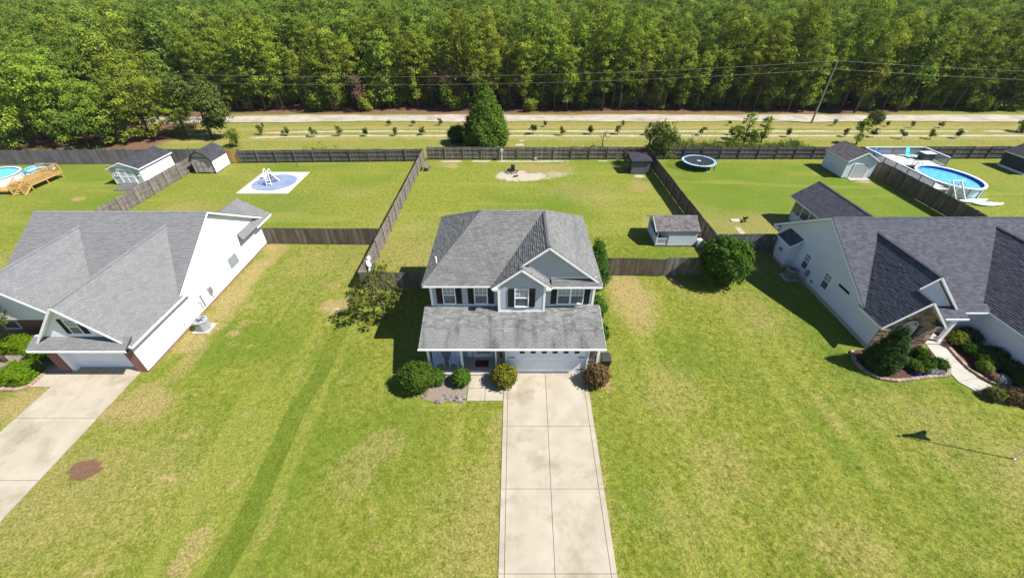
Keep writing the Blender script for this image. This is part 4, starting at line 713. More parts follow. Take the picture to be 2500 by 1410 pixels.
for s in (0, 1):
    x = -46.35 + s * .76; m1 = MB(); m1.fbox(F, x, x + .74, .03, .06, .12, 1.85); d = m1.build('door', PALEG, t); m1 = MB()
    for q in ((0, .08, .12, 1.85), (.66, .74, .12, 1.85), (.08, .66, .12, .22), (.08, .66, .95, 1.05), (.08, .66, 1.75, 1.85)): m1.fbox(F, x + q[0], x + q[1], .06, .075, q[2], q[3])
    m1.build('door_trim', TRIM, d)
m1 = MB(); m1.fbox(F, -46.5, -44.7, .03, .12, 1.86, 1.98); m1.fbox(F, -46.5, -46.37, .03, .08, .12, 1.86); m1.fbox(F, -44.83, -44.7, .03, .08, .12, 1.86); m1.build('door_frame', TRIM, t)
for x in (-47.0, -44.5): window(t, F, x, x + .32, 1.1, 1.6, mun=True, glass=GLASS, b=.03)
rp = thing('ramp', 'grey wooden ramp leading up to the pale grey shed doors', 'ramp', (-45.6, 45.6, 0))
for k in range(13): y = 44.95 + k * .135; z = .05 + k * .018; MB().box(-46.5, y, z, -44.75, y + .125, z + .03).build('plank', WOODS, rp)
for x in (-46.4, -44.85): MB().prism([(x, 44.95, 0), (x, 46.7, 0), (x, 46.7, .27), (x, 44.95, .045)], (.05, 0, 0)).build('stringer', WOODS, rp)
# tan gambrel shed
t = thing('shed', 'tan barn-roofed shed beside the yellow gate', 'shed', (-38.75, 50.2, 0)); TAUPE = mat('taupe_paint', (.42, .36, .335), (.38, .32, .3), 3, .7); F = Fr((0, 50.2, 0), (1, 0, 0), (0, -1, 0)); xc = -38.76
gam = [(-1.3, .12), (1.3, .12), (1.3, 1.75), (.78, 2.42), (0, 2.78), (-.78, 2.42), (-1.3, 1.75)]
mb = MB(); mb.prism([F.p(xc + u, 0, z) for u, z in gam], Vector((0, 3.2, 0))); mb.build('wall', TAUPE, t); MB().box(xc + 1.302, 50.2, .12, xc + 1.34, 53.4, 1.75).build('side_cladding', WHITE, t)
gr = [(1.42, 1.62), (.82, 2.45), (0, 2.84), (-.82, 2.45), (-1.42, 1.62)]
roof(t, [[(xc + a[0], 50.05, a[1]), (xc + a[0], 53.55, a[1]), (xc + b_[0], 53.55, b_[1]), (xc + b_[0], 50.05, b_[1])] for a, b_ in zip(gr, gr[1:])], SH_DARK, thick=.04, ridges=[((xc, 50.05, 2.84), (xc, 53.55, 2.84))])
m1 = MB()
for a, b_ in zip(gr, gr[1:]): m1.beam((xc + a[0], 50.03, a[1] - .04), (xc + b_[0], 50.03, b_[1] - .04), .06, .11, (0, 0, 1))
m1.fbox(F, xc - 1.2, xc + 1.2, .0, .04, 1.98, 2.06); m1.fbox(F, xc - 1.32, xc - 1.24, 0, .04, .1, 1.7); m1.fbox(F, xc + 1.24, xc + 1.35, 0, .04, .1, 1.7); m1.build('trim', BLACKP, t)
for s in (0, 1):
    x = xc - .75 + s * .7; d = MB().fbox(F, x, x + .68, .002, .035, .2, 1.6).build('door', TAUPE, t); m1 = MB()
    for q in ((0, .04, .2, 1.6), (.64, .68, .2, 1.6), (.04, .64, .88, .92), (.04, .64, .2, .24), (.04, .64, 1.56, 1.6)): m1.fbox(F, x + q[0], x + q[1], .035, .045, q[2], q[3])
    m1.build('door_trim', mat('dark_taupe', (.16, .13, .12), rough=.7), d)
for x in (-1.2, 0, 1.2): MB().box(xc + x - .06, 50.2, -.05, xc + x + .06, 53.4, .12).build('skid', WOODG, t)
# white shed on the right
t, F = gable_shed('white shed with roll-up door beside the pool yard fence', 40.75, 44.2, 48.75, 52.9, 2.25, 3.2, VINYL_R, mat('shingle_plum', (.1, .085, .09), (.13, .11, .115), 2, .95, .4, 60, island=.2))
m1 = MB(); m1.fbox(F, 41.75, 43.4, .02, .05, .1, 1.75); d = m1.build('roll_up_door', PALEG, t)
for k in range(10): z = .14 + k * .16; MB().fbox(F, 41.83, 43.32, .05, .062, z, z + .13).build('door_slat', PALEG, d)
m1 = MB(); m1.fbox(F, 41.65, 41.75, .02, .07, .08, 1.85); m1.fbox(F, 43.4, 43.5, .02, .07, .08, 1.85); m1.fbox(F, 41.75, 43.4, .02, .07, 1.75, 1.85); m1.build('door_frame', TRIM, t); m1 = MB(); m1.fbox(F, 42.35, 42.55, .02, .16, 2.55, 2.7); m1.build('flood_light', TRIM, t); MB().box(41.4, 47.95, -.05, 43.9, 48.74, .06).build('apron', CONC2, t)
# dark shed at the far right
t, F = gable_shed('dark navy shed standing on the lawn beyond the oval pool', 64.4, 68.2, 49.7, 53.2, 1.95, 2.9, mat('navy_paint', (.035, .04, .055), (.028, .032, .045), 4, .6), SH_DARK, lap=True); MB().box(64.3, 49.65, -.03, 64.42, 53.2, .2).build('sill', TRIM, t); d = MB().fbox(F, 65.6, 67, .02, .06, .1, 1.8).build('door', PALEG, t)
# small dark shed in the back corner
t = thing('shed', 'small dark lean-to shed in the back fence corner under a tree', 'shed', (16, 50, 0)); GREYP = mat('slate_paint', (.13, .13, .145), (.1, .1, .11), 4, .7); mb = MB(); box_walls(mb, 15.0, 17.2, 50.05, 51.9, .05, 1.7, .08); mb.prism([(15, 50.05, 1.7), (15, 51.9, 1.7), (15, 51.9, 2.0)], (.08, 0, 0)); mb.prism([(17.12, 50.05, 1.7), (17.12, 51.9, 1.7), (17.12, 51.9, 2.0)], (.08, 0, 0)); mb.build('wall', GREYP, t)
roof(t, [[(14.8, 49.85, 1.72), (17.4, 49.85, 1.72), (17.4, 52.1, 2.07), (14.8, 52.1, 2.07)]], SH_DARK, thick=.05); d = MB().box(14.96, 50.4, .08, 15.0, 51.3, 1.6).build('door', BLACKP, t); MB().box(14.93, 50.5, .8, 14.96, 50.56, .95).build('handle', METAL, d)
for k in range(14): x = 15.0 + k * .16; MB().box(x, 50.03, .06, x + .145, 50.05, 1.7).build('board', GREYP, t)
# playhouse
PH = thing('playhouse', 'white playhouse with railed porch and mauve shingle roof', 'playhouse', (15, 32.6, 0)); F = Fr((0, 32.55, 0), (1, 0, 0), (0, -1, 0)); PW = mat('pale_blue_vinyl', (.6, .66, .68), (.54, .6, .63), 3, .6)
mb = MB(); mb.box(14.3, 32.55, .15, 16.85, 32.63, 1.6); mb.box(14.3, 32.63, .15, 14.38, 35.4, 1.6); mb.box(16.77, 32.63, .15, 16.85, 35.4, 1.6); mb.box(13.2, 35.32, .15, 16.85, 35.4, 1.6)
for x in (13.2, 16.77): mb.prism([(x, 32.55, 1.6), (x, 35.4, 1.6), (x, 34.0, 2.3)], (.08, 0, 0))
mb.build('wall', PW, PH); sd = MB(); siding(sd, F, [(14.3, .15), (16.85, .15), (16.85, 1.6), (14.3, 1.6)]); siding(sd, Fr((16.85, 0, 0), (0, 1, 0), (1, 0, 0)), [(32.55, .15), (35.4, .15), (35.4, 1.6), (34, 2.3), (32.55, 1.6)]); sd.build('siding', PW, PH)
roof(PH, [[(13.0, 32.44, 1.6), (17.0, 32.44, 1.6), (17.0, 34.0, 2.4), (13.0, 34.0, 2.4)], [(17.0, 35.75, 1.52), (13.0, 35.75, 1.52), (13.0, 34.0, 2.4), (17.0, 34.0, 2.4)]], SH_SHED, ridges=[((13, 34, 2.4), (17, 34, 2.4))], course=.125, tw=.2, thick=.05, fascia=[((12.99, 32.44, 1.64), (12.99, 34, 2.44)), ((12.99, 35.75, 1.56), (12.99, 34, 2.44))])
MB().box(13.15, 32.5, .02, 16.88, 35.42, .15).build('floor', WOODS, PH)
for x, y in ((13.22, 32.57), (14.25, 32.57), (13.22, 35.2)): MB().box(x, y, .15, x + .09, y + .09, 1.6).build('post', TRIM, PH)
m1 = MB(); m1.box(13.31, 32.58, .78, 14.25, 32.64, .86); m1.box(13.31, 32.58, .2, 14.25, 32.64, .28); m1.build('rail', TRIM, PH)
for k in range(9): x = 13.36 + k * .1; MB().box(x, 32.59, .28, x + .035, 32.63, .78).build('baluster', TRIM, PH)
m1 = MB(); m1.box(13.22, 32.7, .78, 13.29, 35.2, .86); m1.box(13.22, 32.7, .2, 13.29, 35.2, .28); m1.build('rail', TRIM, PH)
for k in range(20): y = 32.8 + k * .12; MB().box(13.235, y, .28, 13.275, y + .035, .78).build('baluster', TRIM, PH)
d = MB().fbox(Fr((14.3, 0, 0), (0, -1, 0), (-1, 0, 0)), -34.6, -33.8, 0, .03, .16, 1.45).build('door', WHITE, PH); MB().box(16.85, 32.9, .45, 17.2, 34.0, .5).build('window_box', PALEG, PH); o = MB().hexa([(17.0, 32.3, 0), (17.55, 32.35, 0), (17.55, 32.9, 0), (17.0, 32.9, 0), (17.0, 32.4, .7), (17.5, 32.4, .75), (17.5, 32.85, .75), (17.0, 32.85, .7)]).build('storage_box', PALEG, bevel=.02); tag(o, 'grey storage box wedged between playhouse and side fence', 'box')
# ------------------------------------------------ trampoline
TC = Vector((*gp(1707, 392, .78), 0)); TR = thing('trampoline', 'round trampoline with pale blue pad and black safety net', 'trampoline', TC); m1 = MB(); r0, r1 = 1.82, 2.16
for k in range(8):
    m1 = MB()
    for j in range(6):
        a0 = (k * 6 + j) / 48 * 2 * math.pi; a1 = (k * 6 + j + 1) / 48 * 2 * math.pi
        if j == 5: a1 -= .012
        P = lambda r, a, z: TC + Vector((r * math.cos(a), r * math.sin(a), z)); m1.poly([P(r0, a0, .8), P(r1, a0, .8), P(r1, a1, .8), P(r0, a1, .8)]); m1.poly([P(r1, a0, .8), P(r1, a0, .73), P(r1, a1, .73), P(r1, a1, .8)])
    m1.build('pad', mat('pad_blue', (.3, .52, .68), (.38, .58, .72), 3, .5), TR)
MB().lathe([(.001, .775), (1.9, .775)], TC, 48, closed=False).build('mat', mat('jump_mat', (.03, .032, .038), rough=.7), TR)
m1 = MB()
for k in range(6): a0 = k / 6 * 6.283; a1 = (k + 1) / 6 * 6.283; m1.poly([TC + Vector((.13 * math.cos(a0), .13 * math.sin(a0), .779)), TC + Vector((.25 * math.cos(a0), .25 * math.sin(a0), .779)), TC + Vector((.25 * math.cos(a1), .25 * math.sin(a1), .779)), TC + Vector((.13 * math.cos(a1), .13 * math.sin(a1), .779))])
m1.build('mat_emblem', WHITE, TR); MB().tube([TC + Vector((2.1 * math.cos(k / 40 * 6.2832), 2.1 * math.sin(k / 40 * 6.2832), .72)) for k in range(41)], .035, 6, False).build('ring_frame', METAL, TR)
for k in range(4):
    a0 = k * math.pi / 2 + .45; P = lambda a, z, r=2.08: TC + Vector((r * math.cos(a), r * math.sin(a), z)); MB().tube([P(a0 - .3, .72), P(a0 - .3, .05), P(a0, .02), P(a0 + .3, .05), P(a0 + .3, .72)], .028, 6).build('leg', METAL, TR)
for k in range(6): a0 = k * math.pi / 3 + .2; MB().tube([P(a0, .1, 2.2), P(a0, 2.45, 2.2)], .03, 6).build('net_pole', BLACKP, TR)
nm = bpy.data.materials.new('safety_net'); nm.use_nodes = True; N = nm.node_tree.nodes; L = nm.node_tree.links; bb = N['Principled BSDF']; bb.inputs['Base Color'].default_value = (.02, .02, .022, 1); bb.inputs['Alpha'].default_value = .22
m1 = MB(); m1.lathe([(2.02, .82), (2.1, 1.6), (2.14, 2.35)], TC, 36, closed=False); m1.build('net', nm, TR)
# ------------------------------------------------ oval pool and deck (right)
WATER = mat('pool_water', (.05, .3, .62), (.14, .45, .75), 2.2, .08, .5, 5, spec=.6); LINER = mat('pool_liner', (.02, .1, .5), (.03, .14, .58), 4, .4); PWALL = mat('pool_wall', (.5, .54, .54), (.44, .48, .49), 2, .5); DECK = mat('grey_deck', (.44, .43, .41), (.36, .35, .335), 3, .85, .2, 40, objrand=.12)
PC = Vector((51.3, 46.2, 0)); prx, pry = 2.75, 3.65
P_ = thing('swimming_pool', 'oval above-ground pool with blue liner beside a grey deck', 'pool', PC); n = 64
def oval(z, k=0.): return [PC + Vector(((prx + k) * math.cos(t), (pry + k) * math.sin(t), z)) for t in np.linspace(0, 2 * math.pi, n, endpoint=False)]
def ring(a, b_): m = MB(); [m.poly([a[i], a[(i + 1) % n], b_[(i + 1) % n], b_[i]]) for i in range(n)]; return m
ring(oval(0), oval(1.25)).build('wall', PWALL, P_, smooth=True); ring(oval(1.22, -.04), oval(.0, -.04)).build('liner', LINER, P_, smooth=True)
m1 = MB(); a, b_ = oval(1.27, -.14), oval(1.27, .12); c_, d_ = oval(1.2, -.14), oval(1.2, .12)
for i in range(n): j = (i + 1) % n; m1.poly([a[i], b_[i], b_[j], a[j]]); m1.poly([b_[i], d_[i], d_[j], b_[j]]); m1.poly([c_[i], a[i], a[j], c_[j]])
m1.build('rim', TRIM, P_); MB().poly(oval(.95, -.05)).build('water', WATER, P_)
for k in range(14): t0 = k / 14 * 6.283; p = PC + Vector(((prx + .03) * math.cos(t0), (pry + .03) * math.sin(t0), 0)); MB().beam(p, p + Vector((0, 0, 1.22)), .09, .09).build('upright', METAL, P_)
for s in (0, 1): x = 49.75 + s * .5; MB().tube([(x, 49.9, 1.2), (x, 49.9, 1.75), (x, 49.6, 1.95), (x + .05, 49.25, 1.75), (x + .1, 49.1, .9)], .028, 6).build('hand_rail', METAL, P_)
DK = thing('pool_deck', 'grey plank deck with mesh-panel railing behind the oval pool', 'deck', (50, 51, 0))
k = 0
for y in np.arange(49.95, 53.9, .15): MB().box(46.2, y, 1.17, 54.1, y + .138, 1.2).build('plank', DECK, DK)
for x in np.arange(46.2, 48.3, .15): MB().box(x, 42.6, 1.17, x + .138, 49.93, 1.2).build('plank', DECK, DK)
for x, y in ((46.3, 43), (48.1, 42.9), (46.3, 46.5), (46.3, 50), (50, 53.8), (54, 53.8), (54, 50.1), (46.3, 53.8)): MB().box(x - .05, y - .05, -.1, x + .05, y + .05, 1.16).build('support_post', WOODS, DK)
for q in ((46.2, 49.9, 1.0, 54.06, 49.94, 1.17), (54.06, 49.95, 1.0, 54.1, 53.95, 1.17), (46.2, 42.6, 1.0, 48.3, 42.64, 1.17)): MB().box(*q).build('joist', WOODS, DK)
mesh_m = bpy.data.materials.new('rail_mesh'); mesh_m.use_nodes = True; N = mesh_m.node_tree.nodes; bb = N['Principled BSDF']; bb.inputs['Base Color'].default_value = (.3, .36, .38, 1); bb.inputs['Alpha'].default_value = .5
def railing(pts, par):
    for (ax, ay), (bx, by) in zip(pts, pts[1:]):
        L_ = math.hypot(bx - ax, by - ay); kk = max(1, round(L_ / 1.8)); 
        for i in range(kk + 1): x = lerp(ax, bx, i / kk); y = lerp(ay, by, i / kk); MB().box(x - .04, y - .04, 1.2, x + .04, y + .04, 2.12).build('rail_post', WOODS, par)
        MB().beam((ax, ay, 2.14), (bx, by, 2.14), .12, .04).build('top_rail', TRIM, par); MB().beam((ax, ay, 1.3), (bx, by, 1.3), .04, .06).build('bottom_rail', WOODS, par); MB().beam((ax, ay, 1.71), (bx, by, 1.71), .006, .78).build('mesh_panel', mesh_m, par)
railing([(46.25, 42.7), (46.25, 53.85), (54.05, 53.85), (54.05, 50.0)], DK)
LD = thing('pool_ladder', 'white A-frame ladder leaning at the end of the deck strip', 'ladder', (48.8, 42.3, 0))
for s in (0, 1):
    x = 48.5 + s * 1.0; MB().beam((x, 43.1, 2.0), (x + .45, 41.7, .1), .07, .1).build('stile', TRIM, LD); MB().beam((x, 43.1, 2.0), (x + .1, 43.0, .05), .07, .1).build('stile', TRIM, LD)
MB().beam((48.45, 43.1, 2.02), (49.9, 43.1, 2.02), .08, .06).build('top_bar', TRIM, LD)
for k in range(4): t0 = (k + .8) / 5; MB().beam((48.5 + .45 * t0, 43.1 - 1.4 * t0, 2.0 - 1.9 * t0), (49.5 + .45 * t0, 43.1 - 1.4 * t0, 2.0 - 1.9 * t0), .14, .03).build('tread', WOODS, LD)
def adirondack(name, label, loc, rz, m):
    t = thing(name, label, 'chair')
    for k in range(5): y = -.25 + k * .1; MB().box(-.26, y, .36 - k * .03, .26, y + .09, .385 - k * .03).build('seat_slat', m, t)
    for k in range(5): x = -.24 + k * .1; MB().beam((x, .22, .25), (x * 1.15, .55, 1.0 - abs(k - 2) * .05), .085, .02).build('back_slat', m, t)
    for s in (-1, 1):
        MB().beam((s * .36, -.32, .58), (s * .36, .42, .55), .14, .025).build('arm', m, t); MB().beam((s * .31, -.28, 0), (s * .31, -.28, .57), .05, .09).build('leg', m, t); MB().beam((s * .29, -.25, .33), (s * .29, .6, .02), .03, .1).build('leg', m, t)
    t.location = loc; t.rotation_euler = (0, 0, rz)
adirondack('deck_chair', 'bright blue slatted chair in the deck corner by the white shed', (47.6, 53.0, 1.2), R(30), mat('blue_plastic', (.03, .16, .65), rough=.45))
t = thing('lounge_chair', 'turquoise folding lounge chair on the grey deck', 'chair'); TQ = mat('turquoise_plastic', (.08, .62, .6), rough=.45)
MB().beam((0, -.75, .28), (0, .1, .3), .56, .04).build('seat', TQ, t); MB().beam((0, .1, .3), (0, .5, 1.15), .56, .04).build('backrest', TQ, t)
for x in (-.26, .26):
    for y in (-.6, .2): MB().beam((x, y, 0), (x, y, .3), .04, .04).build('leg', TQ, t)
t.location = (51.5, 53.0, 1.2); t.rotation_euler = (0, 0, R(12))
t = thing('outdoor_bar', 'dark slatted bar counter with pale top on the grey deck', 'counter', (53, 52, 1.2)); CH = mat('charcoal_paint', (.05, .05, .056), rough=.6)
m1 = MB(); m1.box(52.4, 51.6, 1.2, 53.7, 52.5, 2.0); m1.build('cabinet', CH, t); MB().box(52.3, 51.5, 2.0, 53.8, 52.6, 2.06).build('counter_top', PALEG, t)
for k in range(5): z = 1.26 + k * .145; MB().box(52.4, 51.57, z, 53.7, 51.6, z + .12).build('slat', CH, t)
def kayak(label, loc, L_, rz, m):
    mb = MB(); st_ = []
    for i in range(13):
        s = -1 + 2 * i / 12; w = .38 * (1 - abs(s) ** 2.4) + .02; st_.append([(s * L_ / 2, w * math.cos(t), .13 + .12 * math.sin(t) + .08 * s * s) for t in np.linspace(0, 2 * math.pi, 10, endpoint=False)])
    for a, b_ in zip(st_, st_[1:]): [mb.poly([a[i], a[(i + 1) % 10], b_[(i + 1) % 10], b_[i]]) for i in range(10)]
    t = thing('paddle_board', label, 'board'); mb.build('hull', m, t, smooth=True); MB().beam((-.5, 0, .255), (.6, 0, .255), .4, .012).build('deck_pad', mat('pad_aqua', (.45, .78, .72), rough=.6), t); t.location = loc; t.rotation_euler = (0, 0, rz)
AQ = mat('aqua_board', (.5, .82, .77), (.56, .86, .8), 2, .35); kayak('mint green paddle board lying against the oval pool', (51.0, 42.0, 0), 3.3, R(4), AQ); kayak('mint green paddle board lying outermost on the lawn by the pool', (51.9, 41.2, 0), 3.2, R(-3), AQ)
# ------------------------------------------------ left yard: round pool, fresh-wood deck, empty pool pad
PC = Vector((-62.6, 47.3, 0)); prx = pry = 2.7
P_ = thing('swimming_pool', 'round above-ground pool beside the yellow wood deck', 'pool', PC); ring(oval(0), oval(.95)).build('wall', PWALL, P_, smooth=True); ring(oval(.93, -.04), oval(0, -.04)).build('liner', mat('light_liner', (.1, .35, .7), rough=.4), P_, smooth=True)
m1 = MB(); a, b_ = oval(.97, -.12), oval(.97, .1)
for i in range(n): m1.poly([a[i], b_[i], b_[(i + 1) % n], a[(i + 1) % n]])
m1.build('rim', TRIM, P_); MB().poly(oval(.78, -.05)).build('water', mat('pale_water', (.12, .5, .75), (.2, .6, .85), 2, .08, .4, 4, spec=.6), P_)
for s in (0, 1): x = -61.2 + s * .45; MB().tube([(x, 45.2, .2), (x, 45.1, 1.5), (x, 45.5, 1.7), (x, 45.7, 1.2), (x, 45.9, .3)], .03, 6).build('ladder_rail', TRIM, P_)
DW = thing('wooden_deck', 'fresh yellow wood deck with railing and steps beside round pool', 'deck', (-57, 47, 0))
for y in np.arange(45.0, 49.2, .15): MB().box(-58.4 if y > 44.9 else -62, y, .72, -55.7, y + .14, .75).build('plank', PINEW, DW)
for y in np.arange(43.95, 44.95, .15): MB().box(-64.5, y, .42, -57.1, y + .14, .45).build('plank', PINEW, DW)
for x, y, h in ((-55.8, 45.05, .72), (-55.8, 47.0, .72), (-55.8, 49.0, .72), (-58.2, 45.05, .72), (-58.2, 49, .72), (-57.2, 44.0, .42), (-60.2, 44.0, .42), (-63, 44.0, .42)): MB().box(x - .05, y - .05, -.1, x + .05, y + .05, h).build('support_post', PINEW, DW)
for q in ((-58.4, 44.96, .55, -55.74, 45.0, .72), (-55.74, 45, .55, -55.7, 49.15, .72), (-64.5, 43.91, .28, -57.1, 43.95, .42)): MB().box(*q).build('joist', PINEW, DW)
def wrail(a, b_, z, par, h=.95):
    L_ = math.dist(a, b_); k = int(L_ / .13); MB().beam((*a, z + h), (*b_, z + h), .14, .04).build('top_rail', PINEW, par); MB().beam((*a, z + .12), (*b_, z + .12), .04, .08).build('bottom_rail', PINEW, par); q = MB()
    for i in range(k): x = lerp(a[0], b_[0], (i + .5) / k); y = lerp(a[1], b_[1], (i + .5) / k); q.box(x - .018, y - .018, z + .12, x + .018, y + .018, z + h)
    q.build('balusters', PINEW, par)
    for i in (0, .5, 1): x = lerp(a[0], b_[0], i); y = lerp(a[1], b_[1], i); MB().box(x - .045, y - .045, z - .02, x + .045, y + .045, z + h + .02).build('rail_post', PINEW, par)
wrail((-55.72, 45.0), (-55.72, 49.1), .75, DW); wrail((-58.3, 49.1), (-55.8, 49.1), .75, DW)
for k in range(4): z = .58 - k * .17; y = 44.7 - k * .27; MB().box(-56.95, y, z - .04, -55.75, y + .28, z).build('step', PINEW, DW)
for x in (-57.0, -55.72):
    MB().prism([(x, 45.0, .72), (x, 43.8, -.02), (x, 44.1, -.02), (x, 45.0, .5)], (.05, 0, 0)).build('stringer', PINEW, DW); MB().beam((x, 45.0, 1.65), (x, 43.8, .95), .1, .04).build('stair_rail', PINEW, DW); q = MB()
    for k in range(8): y = 44.95 - k * .15; z0 = .7 - (45 - y) * .6; q.box(x - .018, y - .018, z0, x + .018, y + .018, z0 + .92)
    q.build('balusters', PINEW, DW); MB().box(x - .045, 43.75, -.05, x + .045, 43.84, .98).build('rail_post', PINEW, DW)
o = MB().box(-57.6, 45.3, .755, -56.9, 45.75, .775).build('doormat', mat('plum_mat', (.09, .03, .04), rough=.95)); tag(o, 'dark plum mat at the head of the wooden deck steps', 'mat')
t = thing('inflatable_pool', 'blue and white ring of a small paddling pool behind the wood deck', 'paddling pool', (-60.4, 50.9, 0))
for z, r, m in ((.16, 1.35, TRIM), (.42, 1.33, mat('ring_blue', (.08, .35, .6), rough=.4))): MB().tube([(-60.4 + r * math.cos(k / 32 * 6.2832), 50.9 + r * math.sin(k / 32 * 6.2832), z) for k in range(33)], .15, 8, False).build('ring', m, t, smooth=True)
PD = struct(MB().box(-31.75, 44.15, -.06, -25.85, 50.65, .05).build('pool_pad', mat('white_slab', (.78, .77, .74), (.7, .69, .66), 1.2, .9, .2, 30, c3=(.62, .6, .56), s3=.4)))
m1 = MB(); m1.lathe([(.001, .056), (2.55, .056)], (-28.75, 47.3, 0), 64, closed=False); m1.build('liner_mark', mat('liner_blue', (.16, .2, .3), (.2, .24, .34), .8, .8, c3=(.25, .275, .35), s3=.4), PD)
m1 = MB()
for a, b_ in ((-31.72, -31.5), (-26.1, -25.88)): m1.box(a, 44.18, .05, b_, 50.62, .056)
m1.box(-31.5, 44.18, .05, -26.1, 44.4, .056); m1.box(-31.5, 50.4, .05, -26.1, 50.62, .056); m1.build('edge_strip', CONC2, PD)
t = thing('pool_ladder', 'white freestanding pool ladder on the empty blue pool pad', 'ladder', (-28.6, 46.8, 0))
for s in (0, 1):
    x = -29.2 + s * .55; MB().tube([(x, 46.3, .06), (x, 46.45, 1.4), (x, 46.65, 1.85), (x, 46.95, 1.85), (x, 47.1, 1.5), (x + .1, 47.6, .08)], .045, 8).build('rail', TRIM, t)
for k in range(4): MB().box(-29.2, 46.28 + k * .04, .3 + k * .3, -28.65, 46.44 + k * .04, .34 + k * .3).build('tread', TRIM, t)
MB().prism([(-28.6, 46.9, 1.25), (-28.3, 47.7, .06), (-28.9, 47.7, .06), (-28.9, 46.9, 1.25)], (0, .12, .02)).build('splash_panel', TRIM, t); MB().box(-29.1, 46.85, .6, -28.65, 47.0, 1.3).build('barrier', mat('dim_panel', (.2, .19, .18), rough=.7), t)
o = MB().lathe([(.12, .06), (.2, .09), (.1, .14)], (-31.0, 48.6, 0), 10).build('drain_cover', DARKM); tag(o, 'small dark fitting left on the white pool pad edge', 'fitting')
t = thing('hose_spigot', 'small dark hose spigot in the lawn behind the pool pad', 'spigot', (-28.2, 52.6, 0)); MB().tube([(-28.2, 52.6, -.1), (-28.2, 52.6, .5), (-28.05, 52.55, .55)], .03, 6).build('pipe', DARKM, t); MB().box(-28.3, 52.55, .55, -28.1, 52.65, .6).build('tap', DARKM, t)
# ------------------------------------------------ back lawn odds and ends
t = thing('fire_pit', 'black fire pit with tilted grill plate on pale sand', 'fire pit', (-.1, 50.9, 0)); m1 = MB(); m1.lathe([(.42, 0), (.5, .3), (.46, .3), (.38, .05)], (-.1, 50.9, 0), 14, closed=False); m1.build('bowl', DARKM, t); MB().box(-.15, 51.0, .05, .35, 51.06, .85).build('grill_plate', DARKM, t)
for k in range(9): a0 = k / 9 * 6.283; c0 = Vector((-.1 + .75 * math.cos(a0), 50.9 + .7 * math.sin(a0), 0)); MB().hexa([c0 + Vector((x * random.uniform(.1, .16), y * random.uniform(.1, .16), z)) for z in (-.02, random.uniform(.1, .2)) for x, y in ((-1, -1), (1, -1), (1, 1), (-1, 1))]).build('stone', STONE, t)
o = MB().tube([(.2, 49.1, .1), (.75, 49.3, .12)], .11, 8).build('log', BARK); tag(o, 'charred log on the sand in front of the fire pit', 'log')
t = thing('garden_bench', 'small weathered bench leaning by the corner of the side fence', 'bench', (-10.9, 51.6, 0))
for k in range(3): MB().box(-11.1 + k * .16, 50.9, .42, -10.97 + k * .16, 52.3, .46).build('seat_slat', WOODS, t)
for y in (51.0, 52.15): MB().box(-11.05, y, 0, -10.7, y + .07, .42).build('leg', WOODS, t)
MB().box(-11.2, 50.9, .6, -11.15, 52.3, .85).build('backrest', WOODS, t)
t = thing('garden_post', 'white post with a small box against the back fence', 'post', (-1.35, 54.8, 0)); MB().box(-1.4, 54.78, -.1, -1.3, 54.88, 1.15).build('post', TRIM, t); MB().box(-1.52, 54.7, 1.15, -1.18, 54.95, 1.5).build('box', PALEG, t)
t = thing('concrete_block', 'pale concrete block at the foot of the back fence', 'block', (3.2, 54.9, 0)); m1 = MB(); [m1.box(*q) for q in ((3.0, 54.75, 0, 3.4, 54.8, .4), (3.0, 54.95, 0, 3.4, 55.0, .4), (3.0, 54.8, 0, 3.06, 54.95, .4), (3.34, 54.8, 0, 3.4, 54.95, .4), (3.17, 54.8, 0, 3.23, 54.95, .4))]; m1.build('shell', CONC2, t)
t = thing('outdoor_chair', 'brown folding chair at the back fence beside the dark shed', 'chair', (14.2, 54.2, 0)); BR_ = mat('brown_canvas', (.2, .14, .1), rough=.9); MB().box(13.95, 54.0, .4, 14.45, 54.4, .45).build('seat', BR_, t); MB().box(13.95, 54.4, .45, 14.45, 54.45, .95).build('backrest', BR_, t)
for x in (13.97, 14.4):
    for y in (54.0, 54.4): MB().box(x, y, 0, x + .03, y + .03, .4).build('leg', DARKM, t)
o = MB().box(-12.9, 27.6, -.05, -11.95, 27.7, .02); V = MB(); rgs = np.random.default_rng(5)
ct = thing('crumpled_tarp', 'crumpled white sheet draped over the leaning side fence', 'sheet', (-11.75, 27.9, 1.2)); m1 = MB(); gq = [[Vector((-11.68 + .1 * math.sin(i * 1.7 + j) + .05 * rgs.normal(), 27.55 + i * .14, .75 + j * .18 + .05 * rgs.normal())) for i in range(6)] for j in range(7)]
for j in range(6):
    for i in range(5): m1.poly([gq[j][i], gq[j][i + 1], gq[j + 1][i + 1], gq[j + 1][i]])
m1.build('sheet', WHITE, ct)
# lawn ornament on the right
t = thing('dog_statue', 'small black and white dog figure beside a pale slab', 'statue', (23.7, 37.4, 0)); mb = MB(); mb.tube([(23.7, 37.7, .22), (23.7, 37.5, .3), (23.7, 37.3, .4), (23.7, 37.22, .52)], [.1, .13, .11, .07], 8); mb.tube([(23.7, 37.26, .52), (23.7, 37.12, .58), (23.7, 36.98, .54)], [.08, .09, .04], 8); mb.tube([(23.7, 37.78, .25), (23.7, 37.95, .4)], [.03, .01], 5)
for x in (-.07, .07): mb.tube([(23.7 + x, 37.3, .35), (23.7 + x, 37.26, 0)], [.045, .035], 6); mb.tube([(23.7 + x, 37.68, .25), (23.7 + x, 37.62, .1), (23.7 + x, 37.66, 0)], [.06, .04, .035], 6)
mb.build('body', BLACKP, t, smooth=True); MB().tube([(23.7, 37.2, .3), (23.7, 37.16, .45)], [.06, .05], 8).build('chest_patch', WHITE, t)
